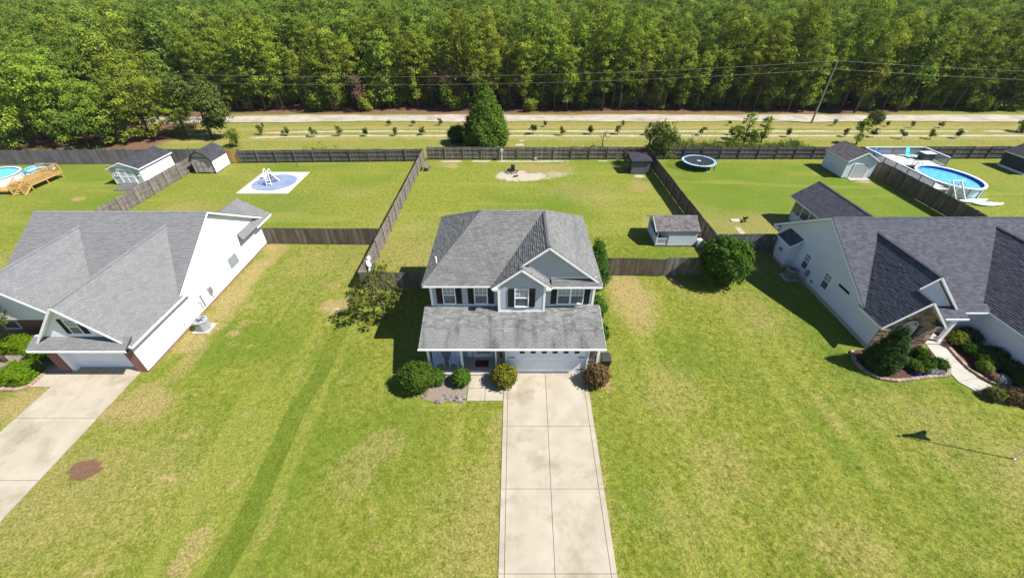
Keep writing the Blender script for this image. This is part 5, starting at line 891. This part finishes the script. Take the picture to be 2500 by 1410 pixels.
o = MB().box(22.4, 37.3, -.03, 23.3, 37.9, .05).build('stepping_slab', CONC2); tag(o, 'pale flat slab on the bright lawn beside the dog figure', 'slab')
o = MB().box(23.2, 33.2, -.03, 26.6, 34.4, .05).build('patio_slab', CONC2); struct(o)
# flag pole whose foot shows at the edge of the front lawn; the limp flag hangs at its top
FB = Vector((25.95, 11.56, 0)); t = thing('flag_pole', 'thin white flag pole standing on the right front lawn', 'flag pole', FB); MB().tube([FB + Vector((0, 0, -.2)), FB + Vector((0, 0, 6.2))], [.03, .022], 10).build('pole', TRIM, t); MB().lathe([(.02, 0), (.08, .06), (.08, .1), (.01, .18)], FB + Vector((0, 0, 6.2)), 10).build('finial', METAL, t); MB().lathe([(.06, 0), (.06, .04), (.03, .06)], FB, 12).build('base_collar', TRIM, t)
fl = thing('flag', 'limp flag hanging from the white pole', 'flag', FB + Vector((0, 0, 6.1))); m1 = MB(); gq = []
for j in range(9):
    z = 6.08 - j * .205; w = .08 + .085 * j; gq.append([FB + Vector((.02 + w * i / 7 * .75 * .35, .03 + w * i / 7 * .95 + .05 * math.sin(i * 2.4 + j * .3), z - (.12 * i / 7 if j == 8 else 0) + (.16 if j == 8 and i in (3, 4) else 0))) for i in range(8)])
for j in range(8):
    for i in range(7): m1.poly([gq[j][i], gq[j][i + 1], gq[j + 1][i + 1], gq[j + 1][i]])
m1.build('cloth', mat('flag_cloth', (.1, .12, .3), (.4, .08, .09), 3, .8), fl)
# ------------------------------------------------ power poles and wires
def pole(label, x):
    t = thing('power_pole', label, 'power pole', (x, 72.95, 0)); MB().tube([(x, 72.95, -.5), (x, 72.95, 9.25)], [.17, .11], 10).build('pole', mat('pole_wood', (.3, .25, .2), (.2, .16, .13), 3, .9, stretch=(1, 1, .2)), t)
    MB().lathe([(.05, 0), (.07, .05), (.03, .16)], (x, 72.95, 9.25), 8).build('insulator', PALEG, t); MB().tube([(x, 72.82, 8.2), (x, 72.7, 8.25)], .03, 6).build('bracket', DARKM, t); return t
pole('slim wooden power pole beside the gravel road', 51.2)
for z, lab in ((9.38, 'upper power line strung above the gravel road'), (8.25, 'lower power line strung below the top wire')):
    y = 72.95 if z > 9 else 72.7; pts = []
    for xa, xb in ((-97, 51.2), (51.2, 199)): pts += [(lerp(xa, xb, i / 24), y, z - 2.3 * 4 * (i / 24) * (1 - i / 24)) for i in range(25 if xb > 60 else 24)]
    o = MB().tube(pts, .01, 5).build('power_line', mat('wire', (.3, .3, .29), rough=.5)); tag(o, lab, 'wire')
# ------------------------------------------------ garden beds
def bed(name, pts, m, z=.02): return struct(MB().prism([(x, y, -.06) for x, y in pts], (0, 0, .06 + z)).build(name, m))
bed('mulch_bed', [(-5.3, 15.35), (-4.5, 15.1), (-3.6, 15.2), (-2.9, 15.55), (-2.68, 15.9), (-2.68, 17.1), (-5.3, 17.1), (-5.9, 16.2)], PALEM, .012)
rk = np.random.default_rng(8)
for k in range(16):
    x, y = rk.uniform(-4.6, -2.75), rk.uniform(15.0, 15.6); s = rk.uniform(.05, .12); P = [Vector((x + sx * s * rk.uniform(.7, 1.2), y + sy * s * rk.uniform(.7, 1.2), z)) for z in (-.01, s * rk.uniform(.7, 1.1)) for sx, sy in ((-1, -1), (1, -1), (1, 1), (-1, 1))]
    o = MB().hexa(P).build('garden_rock', mat('grey_rock', (.22, .2, .2), (.14, .125, .13), 6, .9, objrand=.3), bevel=.02); tag(o, 'grey garden rock at the edge of the pale mulch bed by the walkway', 'rock', 'rocks along the pale mulch bed')
bed('mulch_bed', [(-.5, 16.1), (-.15, 16.1), (-.05, 17.1), (-.5, 17.1)], PALEM, .04)
bed('mulch_bed', [(-34, 16.2), (-29.3, 16.2), (-29.3, 20), (-34, 20)], PALEM, .02)
B1 = [(23.75, 19.4), (22.6, 19.2), (22.15, 18.3), (22.2, 17.5), (22.7, 16.85), (23.6, 16.65), (24.6, 16.75), (25.8, 16.95), (27.1, 17.05), (27.45, 17.3), (27.5, 18.0), (27.9, 19.4)]
B2 = [(29.45, 20.1), (29.1, 18.6), (28.95, 17.5), (29.3, 16.6), (30.0, 16.15), (31.2, 15.95), (31.45, 16.1), (31.45, 20.9), (29.5, 20.9)]
bed('mulch_bed', B1, MULCH, .05); bed('mulch_bed', B2, MULCH, .05); bed('mulch_bed', [(28.1, 15.75), (28.0, 15.35), (28.6, 14.95), (30, 14.7), (32.4, 14.5), (32.4, 15.2), (30.4, 15.35), (28.9, 15.6)], mat('grey_bark', (.25, .2, .17), (.16, .12, .1), 10, .95, .7, 40), .03)
def edging(label, pts, step=.33):
    t = thing('bed_edging', label, 'edging', (*pts[0], 0)); L0 = 0
    for a, b_ in zip(pts, pts[1:]):
        a = Vector((*a, 0)); b_ = Vector((*b_, 0)); L_ = (b_ - a).length; k = max(1, round(L_ / step)); u = (b_ - a) / k
        for i in range(k):
            p = a + u * i; q = a + u * (i + 1) * 1.0; d = (q - p).normalized(); j = rk.uniform(-.02, .02)
            MB().beam(p + d * .012 + Vector((0, 0, .07 + j * .4)), q - d * .012 + Vector((0, 0, .07 + j * .4)), .2, .16).build('paver', PAVER, t, bevel=.012)
edging('tan paver edging round the bed before the stone gable', B1[1:11]); edging('tan paver edging along the shaded bed right of the curved walk', B2[:7]); edging('brick border beside the left driveway walk', [(-29.3, 17.9), (-29.3, 16.15), (-29.9, 15.95), (-30.8, 16.0)], .22)
# ------------------------------------------------ shrubs round the houses
shrub(101, 'shrub', 'largest round green shrub at the porch end of the grey house', (-5.7, 16.3, 0), .95, .9, 1.55, L_BUSH, n=520, per=20, spread=.1, size=.085)
shrub(102, 'shrub', 'small green shrub tucked between the large shrub and rocking chairs', (-4.66, 16.62, 0), .48, .45, .85, L_BUSH, n=200, per=18, spread=.08, size=.075)
shrub(103, 'shrub', 'round clipped green shrub before the middle porch post', (-3.08, 16.5, 0), .48, .46, .95, L_BUSH, n=240, per=18, spread=.08, size=.075)
shrub(104, 'shrub', 'yellow-green round shrub between walkway and garage door', (-.45, 16.5, 0), .66, .62, 1.2, L_YEL, n=300, per=18, spread=.11, size=.085)
shrub(105, 'shrub', 'bronze-brown round shrub at the stone garage corner', (5.12, 16.5, 0), .62, .58, 1.2, L_BROWN, n=300, per=18, spread=.11, size=.085)
def cone(seed, name, label, loc, r, h, lm, cat='shrub', **k):
    g = np.random.default_rng(seed); V, cl = crown_cone(g, r, h, **k); tm = MB(); tm.tube([(0, 0, -.1), (0, 0, h * .8)], [.12, .03], 8); c = MB(); c.lathe([(r * .55, .1), (r * .72, h * .2), (r * .45, h * .6), (.02, h * .88)], n=12)
    p = Proto.__new__(Proto); p.crown = np_mesh('foliage', V, cl, [lm, lm], c.v, c.f); me = bpy.data.meshes.new('trunk'); me.from_pydata(tm.v, [], tm.f); me.materials.append(BARK); p.trunk = me
    return plant(p, name, label, cat, loc, 1, 0, None, ('trunk', 'foliage'))
cone(106, 'evergreen_shrub', 'tall evergreen beside the rear right corner of the grey house', (6.55, 26.6, 0), 1.05, 4.2, L_BUSH, n=420, per=18, spread=.14, size=.12)
shrub(107, 'shrub', 'green shrub half hidden behind the right corner of upper storey', (6.0, 22.6, 0), .7, .8, 1.7, L_BUSH, n=240); shrub(108, 'shrub', 'low green shrub against the right wall below the porch roof end', (5.95, 20.3, 0), .55, .6, 1.1, L_BUSH, n=200)
cone(109, 'evergreen_shrub', 'big dark teardrop evergreen at the corner of the stone gable', (23.3, 17.8, 0), .92, 3.4, L_DARK, n=620, per=20, spread=.09, size=.08, belly=.22)
for i, (x, y, r, h, lab) in enumerate(((26.6, 18.7, .42, .6, 'small clipped shrub by the foot of the porch step'), (26.3, 17.9, .45, .6, 'small clipped shrub behind the silvery plants'), (27.05, 17.75, .42, .58, 'small clipped shrub at the walk corner of the paver bed'), (25.35, 17.7, .4, .55, 'small clipped shrub beside the teardrop evergreen'))):
    shrub(120 + i, 'shrub', lab, (x, y, .04), r, r, h, L_BUSH, n=130, per=16, spread=.06, size=.06)
for i, (x, y, r, h, lm, lab) in enumerate(((29.95, 19.9, .55, .9, L_YEL, 'spiky yellow-green shrub nearest the pumpkin in the shaded bed'), (30.9, 20.2, .6, .9, L_DARK, 'dark shrub in the corner of the shaded bed'), (30.3, 19.0, .5, .7, L_BUSH, 'mid green shrub second along the shaded bed'), (30.9, 18.3, .7, .9, L_DARK, 'broad dark shrub against the pale garage wall'), (30.2, 17.9, .5, .7, L_BUSH, 'leafy green shrub midway along the shaded bed'), (31.1, 17.2, .6, .8, L_DARK, 'dark shrub at the sunny end of the shaded bed'), (30.95, 16.5, .5, .65, L_BUSH, 'bright green shrub at the outer end of the shaded bed'), (29.65, 17.5, .32, .55, L_WEED, 'pale strappy plant at the paver edge of the shaded bed'), (29.7, 16.9, .28, .3, L_DEAD, 'small orange-brown flowering plant at the paver edge'), (29.95, 16.6, .3, .35, L_SILV, 'small silvery plant at the paver edge of the shaded bed'))):
    shrub(140 + i, 'shrub', lab, (x, y, .04), r, r, h, lm, n=130, per=16, spread=.07, size=.07)
for i, (x, y, r, h, lm, lab) in enumerate(((28.4, 15.4, .42, .55, L_OLIVE, 'olive bush at the tip of the narrow bed by the curved walk'), (29.2, 15.2, .4, .6, L_BROWN, 'reddish bush second in the narrow bed'), (30.0, 15.0, .42, .6, L_OLIVE, 'dark olive bush third in the narrow bed'), (30.7, 15.1, .35, .5, L_SILV, 'pale bush fourth in the narrow bed'))):
    shrub(160 + i, 'shrub', lab, (x, y, .03), r, r, h, lm, n=120, per=14, spread=.09, size=.07)
for k in range(7): shrub(170 + k, 'silver_plant', 'small silvery dusty plant in a clump beside the blue pots', (26.15 + (k % 4) * .24 + .1 * (k // 4), 17.2 + .2 * (k // 4), .04), .14, .14, .24, L_SILV, 'silvery plants in the paver bed', 'plant', n=24, per=10, spread=.03, size=.04)
for x, lab in ((25.25, 'blue glazed pot with yellow-green plant'), (25.75, 'blue glazed pot beside the silvery plants')):
    t = thing('plant_pot', lab, 'pot', (x, 17.15, .05)); MB().lathe([(.11, 0), (.17, .22), (.18, .26), (.15, .26), (.1, .05)], (x, 17.15, .05), 14, closed=False).build('pot', mat('blue_glaze', (.02, .06, .35), rough=.25), t); V, cl = crown_ball(np.random.default_rng(int(x * 10)), .16, .16, .25, 26, 10, .04, .05); o = bpy.data.objects.new('leaves', np_mesh('leaves', V, cl, [L_YEL if x < 25.5 else L_BUSH])); COL.objects.link(o); o.parent = t; o.location = (0, 0, .22)
t = thing('pumpkin', 'orange pumpkin at the foot of the porch post', 'pumpkin', (29.25, 20.12, .05)); mb = MB(); q = 20
for k, (r, z) in enumerate(((.05, .02), (.2, .06), (.27, .17), (.24, .28), (.08, .33))):
    for j in range(q): a0 = j / q * 6.2832; rr_ = r * (1 + .07 * math.cos(a0 * 8)); mb.v.append((29.25 + rr_ * math.cos(a0), 20.12 + rr_ * math.sin(a0), .05 + z))
for k in range(4):
    for j in range(q): mb.f.append((k * q + j, k * q + (j + 1) % q, (k + 1) * q + (j + 1) % q, (k + 1) * q + j))
mb.build('flesh', mat('pumpkin_skin', (.75, .22, .03), (.65, .17, .02), 8, .5), t, smooth=True); MB().tube([(29.25, 20.12, .36), (29.27, 20.1, .46)], [.03, .02], 6).build('stalk', BARK, t)
# clipped hedges and a tree at the left house
def hedge(seed, label, x0, x1, y0, y1, h, lm):
    g = np.random.default_rng(seed); n_ = int(((x1 - x0) * (y1 - y0) + 2 * h * (x1 - x0 + y1 - y0)) * 60); C = np.stack([g.uniform(x0, x1, n_), g.uniform(y0, y1, n_), g.uniform(.05, h, n_)], 1); f = g.integers(0, 6, n_); Nn = np.zeros((n_, 3))
    for k, (ax, v, s) in enumerate(((0, x0, -1), (0, x1, 1), (1, y0, -1), (1, y1, 1), (2, h, 1), (2, h, 1))): m_ = f == k; C[m_, ax] = v; Nn[m_, ax] = s
    C += g.normal(0, .03, C.shape); cx, cy = (x0 + x1) / 2, (y0 + y1) / 2; C[:, :2] -= (cx, cy); V, cl = leaves(C, Nn, 16, .06, .055, .5, g); c = MB().box(x0 - cx + .08, y0 - cy + .08, .02, x1 - cx - .08, y1 - cy - .08, h - .08)
    t = thing('clipped_hedge', label, 'hedge', (cx, cy, 0)); o = bpy.data.objects.new('foliage', np_mesh('foliage', V, cl, [lm, lm], c.v, c.f)); COL.objects.link(o); o.parent = t; s = MB().tube([(cx, cy, -.05), (cx, cy, h * .6)], .04, 6).build('stem', BARK, t)
hedge(31, 'bright green clipped box hedge beside the brick-edged walk', -31.0, -29.55, 16.3, 17.5, .85, leafmat('hedge_leaves', (.05, .12, .006), (.2, .3, .016), .01, .05)); hedge(32, 'clipped hedge behind the box hedge by the brick pillar', -31.2, -29.5, 18.3, 19.5, .95, MATS['hedge_leaves']); hedge(33, 'long clipped hedge under the tree at the brick front', -33.6, -31.4, 18.9, 19.9, .8, MATS['hedge_leaves'])
def tree(seed, kind, name, label, loc, H_, Rm, lm, cat='tree', bm=None, rz=None, group=None, **k):
    g = np.random.default_rng(seed); V, cl = (crown_pine if kind == 'pine' else crown_broad)(g, H_, Rm, **k)
    return plant(Proto(V, cl, lm, trunk_mb(g, H_ * .9, .06 + H_ * .012, 7, .3, Rm * .8), bm), name, label, cat, loc, 1, rz, group)
tree(201, 'broad', 'ornamental_tree', 'olive-leaved small tree before the left brick entrance', (-32.8, 18.3, 0), 4.5, 1.9, L_OLIVE, n=260, per=22, spread=.15, size=.1, bm=BARK2)
tree(202, 'broad', 'ornamental_tree', 'sparse pink-flowered tree beside the grey house wall', (-9.25, 22.6, 0), 4.1, 1.85, L_OLIVE, n=85, per=20, spread=.15, size=.11, bm=BARK2, z0=.1)
tree(203, 'broad', 'ornamental_tree', 'loose leafy tree behind the small dark shed', (18.9, 53.2, 0), 5.6, 1.9, L_OLIVE, n=190, per=20, spread=.24, size=.15, z0=.12)
g = np.random.default_rng(204); V, cl = crown_ball(g, 1.72, 1.72, 3.6, 620, 20, .14, .12, zb=.2, pw=.9)
c = blob_core(1.72, 1.72, 3.6, .2); p = Proto.__new__(Proto); p.crown = np_mesh('crown', V, cl, [leafmat('round_tree_leaves', (.02, .06, .008), (.1, .18, .022), .01, .05)] * 2, c.v, c.f); tm = trunk_mb(g, 3.5, .12, 5, .3, 1.2); me = bpy.data.meshes.new('trunk'); me.from_pydata(tm.v, [], tm.f); me.materials.append(BARK); p.trunk = me; plant(p, 'round_tree', 'dense round dark green tree before the side fences', 'tree', (16.9, 27.0, 0), 1, 0)
cone(205, 'cedar_tree', 'large conical cedar standing alone behind the back fence', (-3.7, 60.5, 0), 3.0, 8.6, L_CEDAR, 'tree', n=1500, per=20, spread=.22, size=.18, belly=.2)
shrub(206, 'shrub', 'dark bush leaning against the left side of the cedar', (-8.2, 62.6, 0), 1.2, 1.1, 2.2, L_DARK, n=260, per=16, spread=.18, size=.16)
# ------------------------------------------------ the field beyond the fence
def young(seed, lm=L_DARK): g = np.random.default_rng(seed); V, cl = crown_broad(g, 1.25, .42, .1, 26, 12, .1, .1); return Proto(V, cl, lm, trunk_mb(g, 1.0, .025, 3, .2, .3, .08), BARK)
yp = [young(300 + k, L_DARK if k % 3 else L_OLIVE) for k in range(5)]
r1 = [(640, 325), (703, 328), (766, 330), (830, 328), (895, 329), (965, 328), (1030, 327), (1302, 324), (1372, 327), (1440, 325), (1507, 325), (1577, 326), (1712, 327), (1784, 326), (1922, 331), (2060, 330), (2130, 332), (2200, 335), (2270, 335), (2335, 334)]; r2 = [(642, 308), (948, 303), (1010, 304), (1075, 303), (1330, 306), (1520, 305), (1587, 307), (1780, 303), (2035, 303), (2165, 306), (2225, 308), (2292, 308)]
for k, (x, y) in enumerate(r1 + r2):
    X, Y = gp(x, y + 3); near = k < len(r1); plant(yp[k % 5], 'young_shrub', 'young dark shrub in the planted row nearer the fence, beside wheel ruts' if near else 'tiny young shrub in the planted row along the gravel road', 'shrub', (X, Y, 0), random.uniform(.85, 1.25) if near else random.uniform(.6, .9), None, 'shrubs in the near planted row' if near else 'shrubs in the far planted row', ('stem', 'foliage'))
shrub(330, 'shrub', 'broad dark bush at the roadside near the power pole', (*gp(2132, 302), 0), 1.1, .9, 1.9, L_OLIVE, n=200, per=14, spread=.16, size=.14)
pk = dict(n=46, per=18, spread=.17, size=.17, z0=.12)
for i, (x, y, h, lab) in enumerate(((1815, 352, 4.6, 'tallest young pine behind the trampoline fence'), (1858, 345, 3.6, 'second young pine behind the trampoline fence'), (1796, 340, 2.0, 'short young pine between the two taller ones'), (2090, 352, 3.6, 'young pine rising behind the white shed roof'), (577, 357, 2.4, 'young bright pine beyond the tan barn shed'), (2495, 322, 2.2, 'low pine at the right end of the planted rows'))):
    tree(340 + i, 'pine', 'young_pine', lab, (*gp(x, y), 0), h, .8, L_PINE, **pk)
tree(350, 'broad', 'bare_shrub', 'thin half-bare shrub behind the middle of the back fence', (*gp(1470, 358), 0), 2.6, 1.1, L_DEAD, 'shrub', n=10, per=10, spread=.12, size=.08, bm=BARK2)
tree(351, 'broad', 'shrub', 'pale yellowish bush behind the fence by the young pines', (*gp(1832, 357), 0), 2.2, .9, L_WEED, 'shrub', n=60, per=18, spread=.16, size=.12)
# weeds along the fence: one mass
g = np.random.default_rng(360); xs_ = np.concatenate([g.uniform(21, 41, 260), g.uniform(8, 13, 26), g.uniform(-72, -38, 90), g.uniform(-30, -13, 12)]); ys_ = 56.4 + g.uniform(0, 1, len(xs_)) * np.where(xs_ > 15, 3.2, 1.8) + np.where(xs_ < -36, -.9, 0); hh = g.uniform(.2, 1.3, len(xs_)) * np.where(xs_ > 20, 1.5, .8); C = np.stack([xs_, ys_, hh * .55], 1)
C = np.concatenate([C + g.normal(0, 1, C.shape) * (.35, .35, .3) for _ in range(5)]); C[:, 2] = np.abs(C[:, 2]); V, cl = leaves(C, np.tile((0, 0, 1.), (len(C), 1)), 16, .18, .13, .35, g); o = bpy.data.objects.new('roadside_weeds', np_mesh('roadside_weeds', V, cl, [L_WEED])); COL.objects.link(o); o['kind'] = 'stuff'; tag(o, 'tall light green weeds growing along the outside of the fences', 'weeds')
# ------------------------------------------------ woods
def tp(seed, kind, H_, Rm, lm, **k): g = np.random.default_rng(seed); V, cl = (crown_pine if kind == 'pine' else crown_broad)(g, H_, Rm, **k); return V, cl, lm, trunk_mb(g, H_ * .92, .16, 5, .4, Rm * .7, .35)
kinds = [tp(400 + k, 'pine', 12.2 + (k % 3), 1.75 + .3 * (k % 2), L_PINE, n=(120, 105, 95, 130, 90, 110)[k], per=32, spread=.3, size=.19, z0=(.1, .2, .28, .15, .34, .24)[k]) for k in range(6)] + [tp(420 + k, 'broad', 8.5 + k, 2.5, L_OAK, n=150, per=22, spread=.34, size=.24, z0=.1) for k in range(4)]
protos = [Proto(*k) for k in kinds]
taken = []
def free(x, y, d): return all((x - a) ** 2 + (y - b_) ** 2 > d * d for a, b_ in taken)
LBL = {0: ('pine_tree', 'tall green pine standing in the %s of the wood behind the gravel road', 'pines in the %s of the wood'), 1: ('broadleaf_tree', 'bushy yellow-green broadleaf tree at the edge of the wood', 'broadleaf trees at the edge of the wood')}
gt = np.random.default_rng(500); cnt = 0
for row, (ya, yb, gap) in enumerate(((80.2, 82.2, 2.7), (82.2, 85, 2.6), (85, 88.4, 3.0), (88.4, 92, 3.4))):
    x = -56 if row < 1 else -95
    while x < 118 and cnt < 232:
        y = gt.uniform(ya, yb) + (road_y(x) * .6 if x < -20 else 0)
        if free(x, y, 1.5) and not (row == 0 and -34 < x < -8 and gt.random() < .65):
            b_ = gt.random() < (.2 if row < 2 else .1); k = (6 + gt.integers(0, 4)) if b_ else gt.integers(0, 6); nm, lb, gr_ = LBL[int(b_)]; rk_ = ('outermost row', 'second row', 'third row', 'fourth row')[row]; lb, gr_ = (lb, gr_) if b_ else (lb % rk_, gr_ % rk_)
            plant(protos[k], nm, lb, 'tree', (x, y, 0), gt.uniform(.78, 1.13) * (.8 if row == 0 and gt.random() < .35 else 1), None, gr_, szf=gt.uniform(.92, 1.1)); taken.append((x, y)); cnt += 1
        x += gap * gt.uniform(.6, 1.5)
big = [tp(600 + k, 'pine', 12.5, 3.5, L_PINE, n=200, per=46, spread=.36, size=.19, z0=.08) for k in range(2)]; bigp = [Proto(*k) for k in big]
for i, (px, py, h, sx, lab) in enumerate(((30, 372, 1.0, 1.05, 'big spreading pine behind the left end of the silvery fence'), (185, 352, 1.0, .95, 'big spreading pine second from the end of the silvery fence'), (372, 340, .98, .95, 'big spreading pine behind the pale grey shed'), (110, 340, 1.05, .95, 'big spreading pine behind the first two by the silvery fence'), (290, 352, .8, .85, 'lower spreading pine between the pale grey shed and the big pines'), (455, 330, .85, .8, 'spreading pine beyond the tan barn shed, near the road bend'))):
    X, Y = gp(px, py); plant(bigp[i % 2], 'pine_tree', lab, 'tree', (X, Y, 0), sx, None, None, szf=h)
tree(640, 'broad', 'broadleaf_tree', 'olive broadleaf tree at the road bend beyond the tan barn shed', (*gp(520, 338), 0), 8.6, 3.0, L_OLIVE, n=260, per=24, spread=.34, size=.2, z0=.02); tree(641, 'broad', 'broadleaf_tree', 'low yellow-green tree before the big spreading pines', (*gp(222, 366), 0), 5.6, 2.9, L_WEED, n=170, per=22, spread=.3, size=.2)
tree(642, 'broad', 'broadleaf_tree', 'bright yellow-green vine-covered tree at the edge of the wood by the power pole', (*gp(2085, 275), 0), 7.5, 2.2, L_YEL, n=150, per=22, spread=.32, size=.22); tree(643, 'broad', 'broadleaf_tree', 'thin rust-brown tree at the edge of the wood', (*gp(880, 272), 0), 6, 1.5, L_DEAD, n=60, per=18, spread=.3, size=.18); tree(644, 'broad', 'broadleaf_tree', 'pale brownish half-bare tree behind the conical cedar', (*gp(1085, 266), 0), 7.5, 2.2, L_DEAD, n=70, per=20, spread=.36, size=.2)
# the wood beyond: one mass of instanced trees
KC = bpy.data.collections.new('wood_kinds')
for i, (V, cl, lm, tm) in enumerate(kinds):
    g = np.random.default_rng(700 + i); lm2 = L_FAR if lm is L_PINE else L_OAK; o = bpy.data.objects.new('wood_kind_%02d' % i, np_mesh('wood_kind', V, cl, [lm2, BARK], tm.v, tm.f)); KC.objects.link(o)
uk = []
for i in range(3): g = np.random.default_rng(750 + i); V, cl = crown_broad(g, 2.6, 1.5, .02, 60, 18, .26, .17); tm = MB().tube([(0, 0, -.1), (0, 0, 1.5)], .04, 5); o = bpy.data.objects.new('wood_kind_%02d' % (10 + i), np_mesh('wood_kind', V, cl, [L_OAK, BARK], tm.v, tm.f)); KC.objects.link(o)
def scatter(name, label, P, idx, rot, scl, cat='wood', kc=None):
    me = bpy.data.meshes.new(name); me.vertices.add(len(P)); me.vertices.foreach_set('co', P.astype(np.float32).ravel())
    for nm, ty, arr in (('idx', 'INT', idx.astype(np.int32)), ('rot', 'FLOAT', rot.astype(np.float32)), ('scl', 'FLOAT', scl.astype(np.float32))): a = me.attributes.new(nm, ty, 'POINT'); a.data.foreach_set('value', arr)
    me.update(); o = bpy.data.objects.new(name, me); COL.objects.link(o); o['kind'] = 'stuff'; tag(o, label, cat)
    ng = bpy.data.node_groups.new('scatter', 'GeometryNodeTree'); ng.interface.new_socket('Geometry', in_out='INPUT', socket_type='NodeSocketGeometry'); ng.interface.new_socket('Geometry', in_out='OUTPUT', socket_type='NodeSocketGeometry')
    N = ng.nodes; L = ng.links; gi = N.new('NodeGroupInput'); go = N.new('NodeGroupOutput'); ip = N.new('GeometryNodeInstanceOnPoints'); ci = N.new('GeometryNodeCollectionInfo'); ci.inputs['Collection'].default_value = kc or KC; ci.inputs['Separate Children'].default_value = True; ci.inputs['Reset Children'].default_value = True
    def na(nm, ty): a = N.new('GeometryNodeInputNamedAttribute'); a.data_type = ty; a.inputs['Name'].default_value = nm; return a.outputs['Attribute']
    ip.inputs['Pick Instance'].default_value = True; L.new(gi.outputs[0], ip.inputs['Points']); L.new(ci.outputs[0], ip.inputs['Instance']); L.new(na('idx', 'INT'), ip.inputs['Instance Index']); cx = N.new('ShaderNodeCombineXYZ'); L.new(na('rot', 'FLOAT'), cx.inputs[2]); L.new(cx.outputs[0], ip.inputs['Rotation']); L.new(na('scl', 'FLOAT'), ip.inputs['Scale']); L.new(ip.outputs[0], go.inputs[0])
    o.modifiers.new('scatter', 'NODES').node_group = ng
g = np.random.default_rng(800); P = []
for ya, yb, s in ((91, 180, 3.1), (180, 290, 3.6), (290, 460, 5.2)):
    hw = 1.75 * yb * .8 + 60; X_, Y_ = np.meshgrid(np.arange(-hw, hw, s), np.arange(ya, yb, s)); P.append(np.stack([X_.ravel() + g.uniform(-s * .45, s * .45, X_.size), Y_.ravel() + g.uniform(-s * .45, s * .45, X_.size), np.zeros(X_.size)], 1))
X_, Y_ = np.meshgrid(np.arange(-160, -58, 3.2), np.arange(66, 91, 3.2)); P.append(np.stack([X_.ravel() + g.uniform(-1.4, 1.4, X_.size), Y_.ravel() + g.uniform(-1.4, 1.4, X_.size), np.zeros(X_.size)], 1)); P = np.concatenate(P); P = P[np.abs(P[:, 0]) < P[:, 1] * 1.6 + 45]
scatter('far_wood', 'mixed green wood stretching away behind the front row of pines', P, np.where(g.random(len(P)) < .13, g.integers(6, 10, len(P)), g.integers(0, 6, len(P))), g.uniform(0, 6.28, len(P)), g.uniform(.74, 1.16, len(P)))
n_ = 620; x_ = g.uniform(-100, 130, n_); y_ = g.uniform(80.6, 93, n_); m_ = (y_ > 84) | (g.random(n_) < .3); P = np.stack([x_, y_, np.zeros(n_)], 1)[m_]
scatter('undergrowth', 'leafy undergrowth between the trunks along the edge of the wood', P, g.integers(10, 13, len(P)), g.uniform(0, 6.28, len(P)), g.uniform(.5, 1.25, len(P)), 'undergrowth')
# grass tufts standing up out of the near lawns: one mass
GC = bpy.data.collections.new('grass_kinds'); L_TUFT = leafmat('grass_blades', (.115, .145, .014), (.28, .275, .055), .02, .3, .5)
for i in range(4):
    g = np.random.default_rng(900 + i); nb = 16; a = g.uniform(0, 6.283, nb); r = g.uniform(0, .09, nb); h = g.uniform(.018, .042, nb); p0 = np.stack([r * np.cos(a), r * np.sin(a), np.full(nb, -.01)], 1); lean = np.stack([np.cos(a), np.sin(a), np.zeros(nb)], 1) * g.uniform(.01, .07, (nb, 1)); sd = np.stack([-np.sin(a + 1), np.cos(a + 1), np.zeros(nb)], 1) * .009; tip = p0 + lean + np.stack([0 * h, 0 * h, h], 1)
    V = np.stack([p0 - sd, p0 + sd, tip + sd * .3, tip - sd * .3], 1).reshape(-1, 3); o = bpy.data.objects.new('grass_kind_%d' % i, np_mesh('grass_kind', V, np.repeat(g.random(nb), 4), [L_TUFT])); GC.objects.link(o)
g = np.random.default_rng(950); n_ = 130000; x_ = g.uniform(-38, 38, n_); y_ = 4.5 + 30 * g.random(n_) ** 1.25; ix = np.clip(np.searchsorted(gx, x_) - 1, 0, nx - 2); iy = np.clip(np.searchsorted(gy, y_) - 1, 0, ny - 2)
fx = (x_ - gx[ix]) / (gx[ix + 1] - gx[ix]); fy_ = (y_ - gy[iy]) / (gy[iy + 1] - gy[iy]); z_ = (GZ[iy, ix] * (1 - fx) + GZ[iy, ix + 1] * fx) * (1 - fy_) + (GZ[iy + 1, ix] * (1 - fx) + GZ[iy + 1, ix + 1] * fx) * fy_; bare = dry[iy, ix] * .7 + sand[iy, ix] + straw[iy, ix]
ok = (g.random(n_) > bare) & (np.abs(x_) < y_ * 1.05 + 16)
for q in ((-.54, 4.5, -8, 17.4), (-2.75, -.4, 15.1, 17.3), (-5.4, 5.5, 16.9, 28), (-6.7, -2.6, 14.8, 17.3), (-29.4, -23.2, -5, 18), (-36, -22.8, 17, 35), (-35, -29, 16, 20), (22.1, 40, 16.6, 35), (27.3, 40, 14.3, 35), (21.9, 24, 26.5, 28.6)): ok &= ~((x_ > q[0]) & (x_ < q[1]) & (y_ > q[2]) & (y_ < q[3]))
P = np.stack([x_, y_, z_], 1)[ok]; scatter('grass_tufts', 'short grass tufts over the near lawns', P, g.integers(0, 4, len(P)), g.uniform(0, 6.28, len(P)), g.uniform(.6, 1.15, len(P)), 'grass', GC)
# thin summer air over the whole place
hz = MB().box(-2600, -400, -1.5, 2600, 4100, 24).build('haze', mat('placeholder_air', (1, 1, 1))); hz['kind'] = 'stuff'; tag(hz, 'thin pale summer haze filling the air over the wood', 'haze')
hm = bpy.data.materials.new('summer_air'); hm.use_nodes = True; N = hm.node_tree.nodes; N.clear(); ou = N.new('ShaderNodeOutputMaterial'); pv = N.new('ShaderNodeVolumePrincipled'); pv.inputs['Density'].default_value = .0001; pv.inputs['Color'].default_value = (.9, .95, 1, 1); hm.node_tree.links.new(pv.outputs[0], ou.inputs['Volume']); hz.data.materials.clear(); hz.data.materials.append(hm)
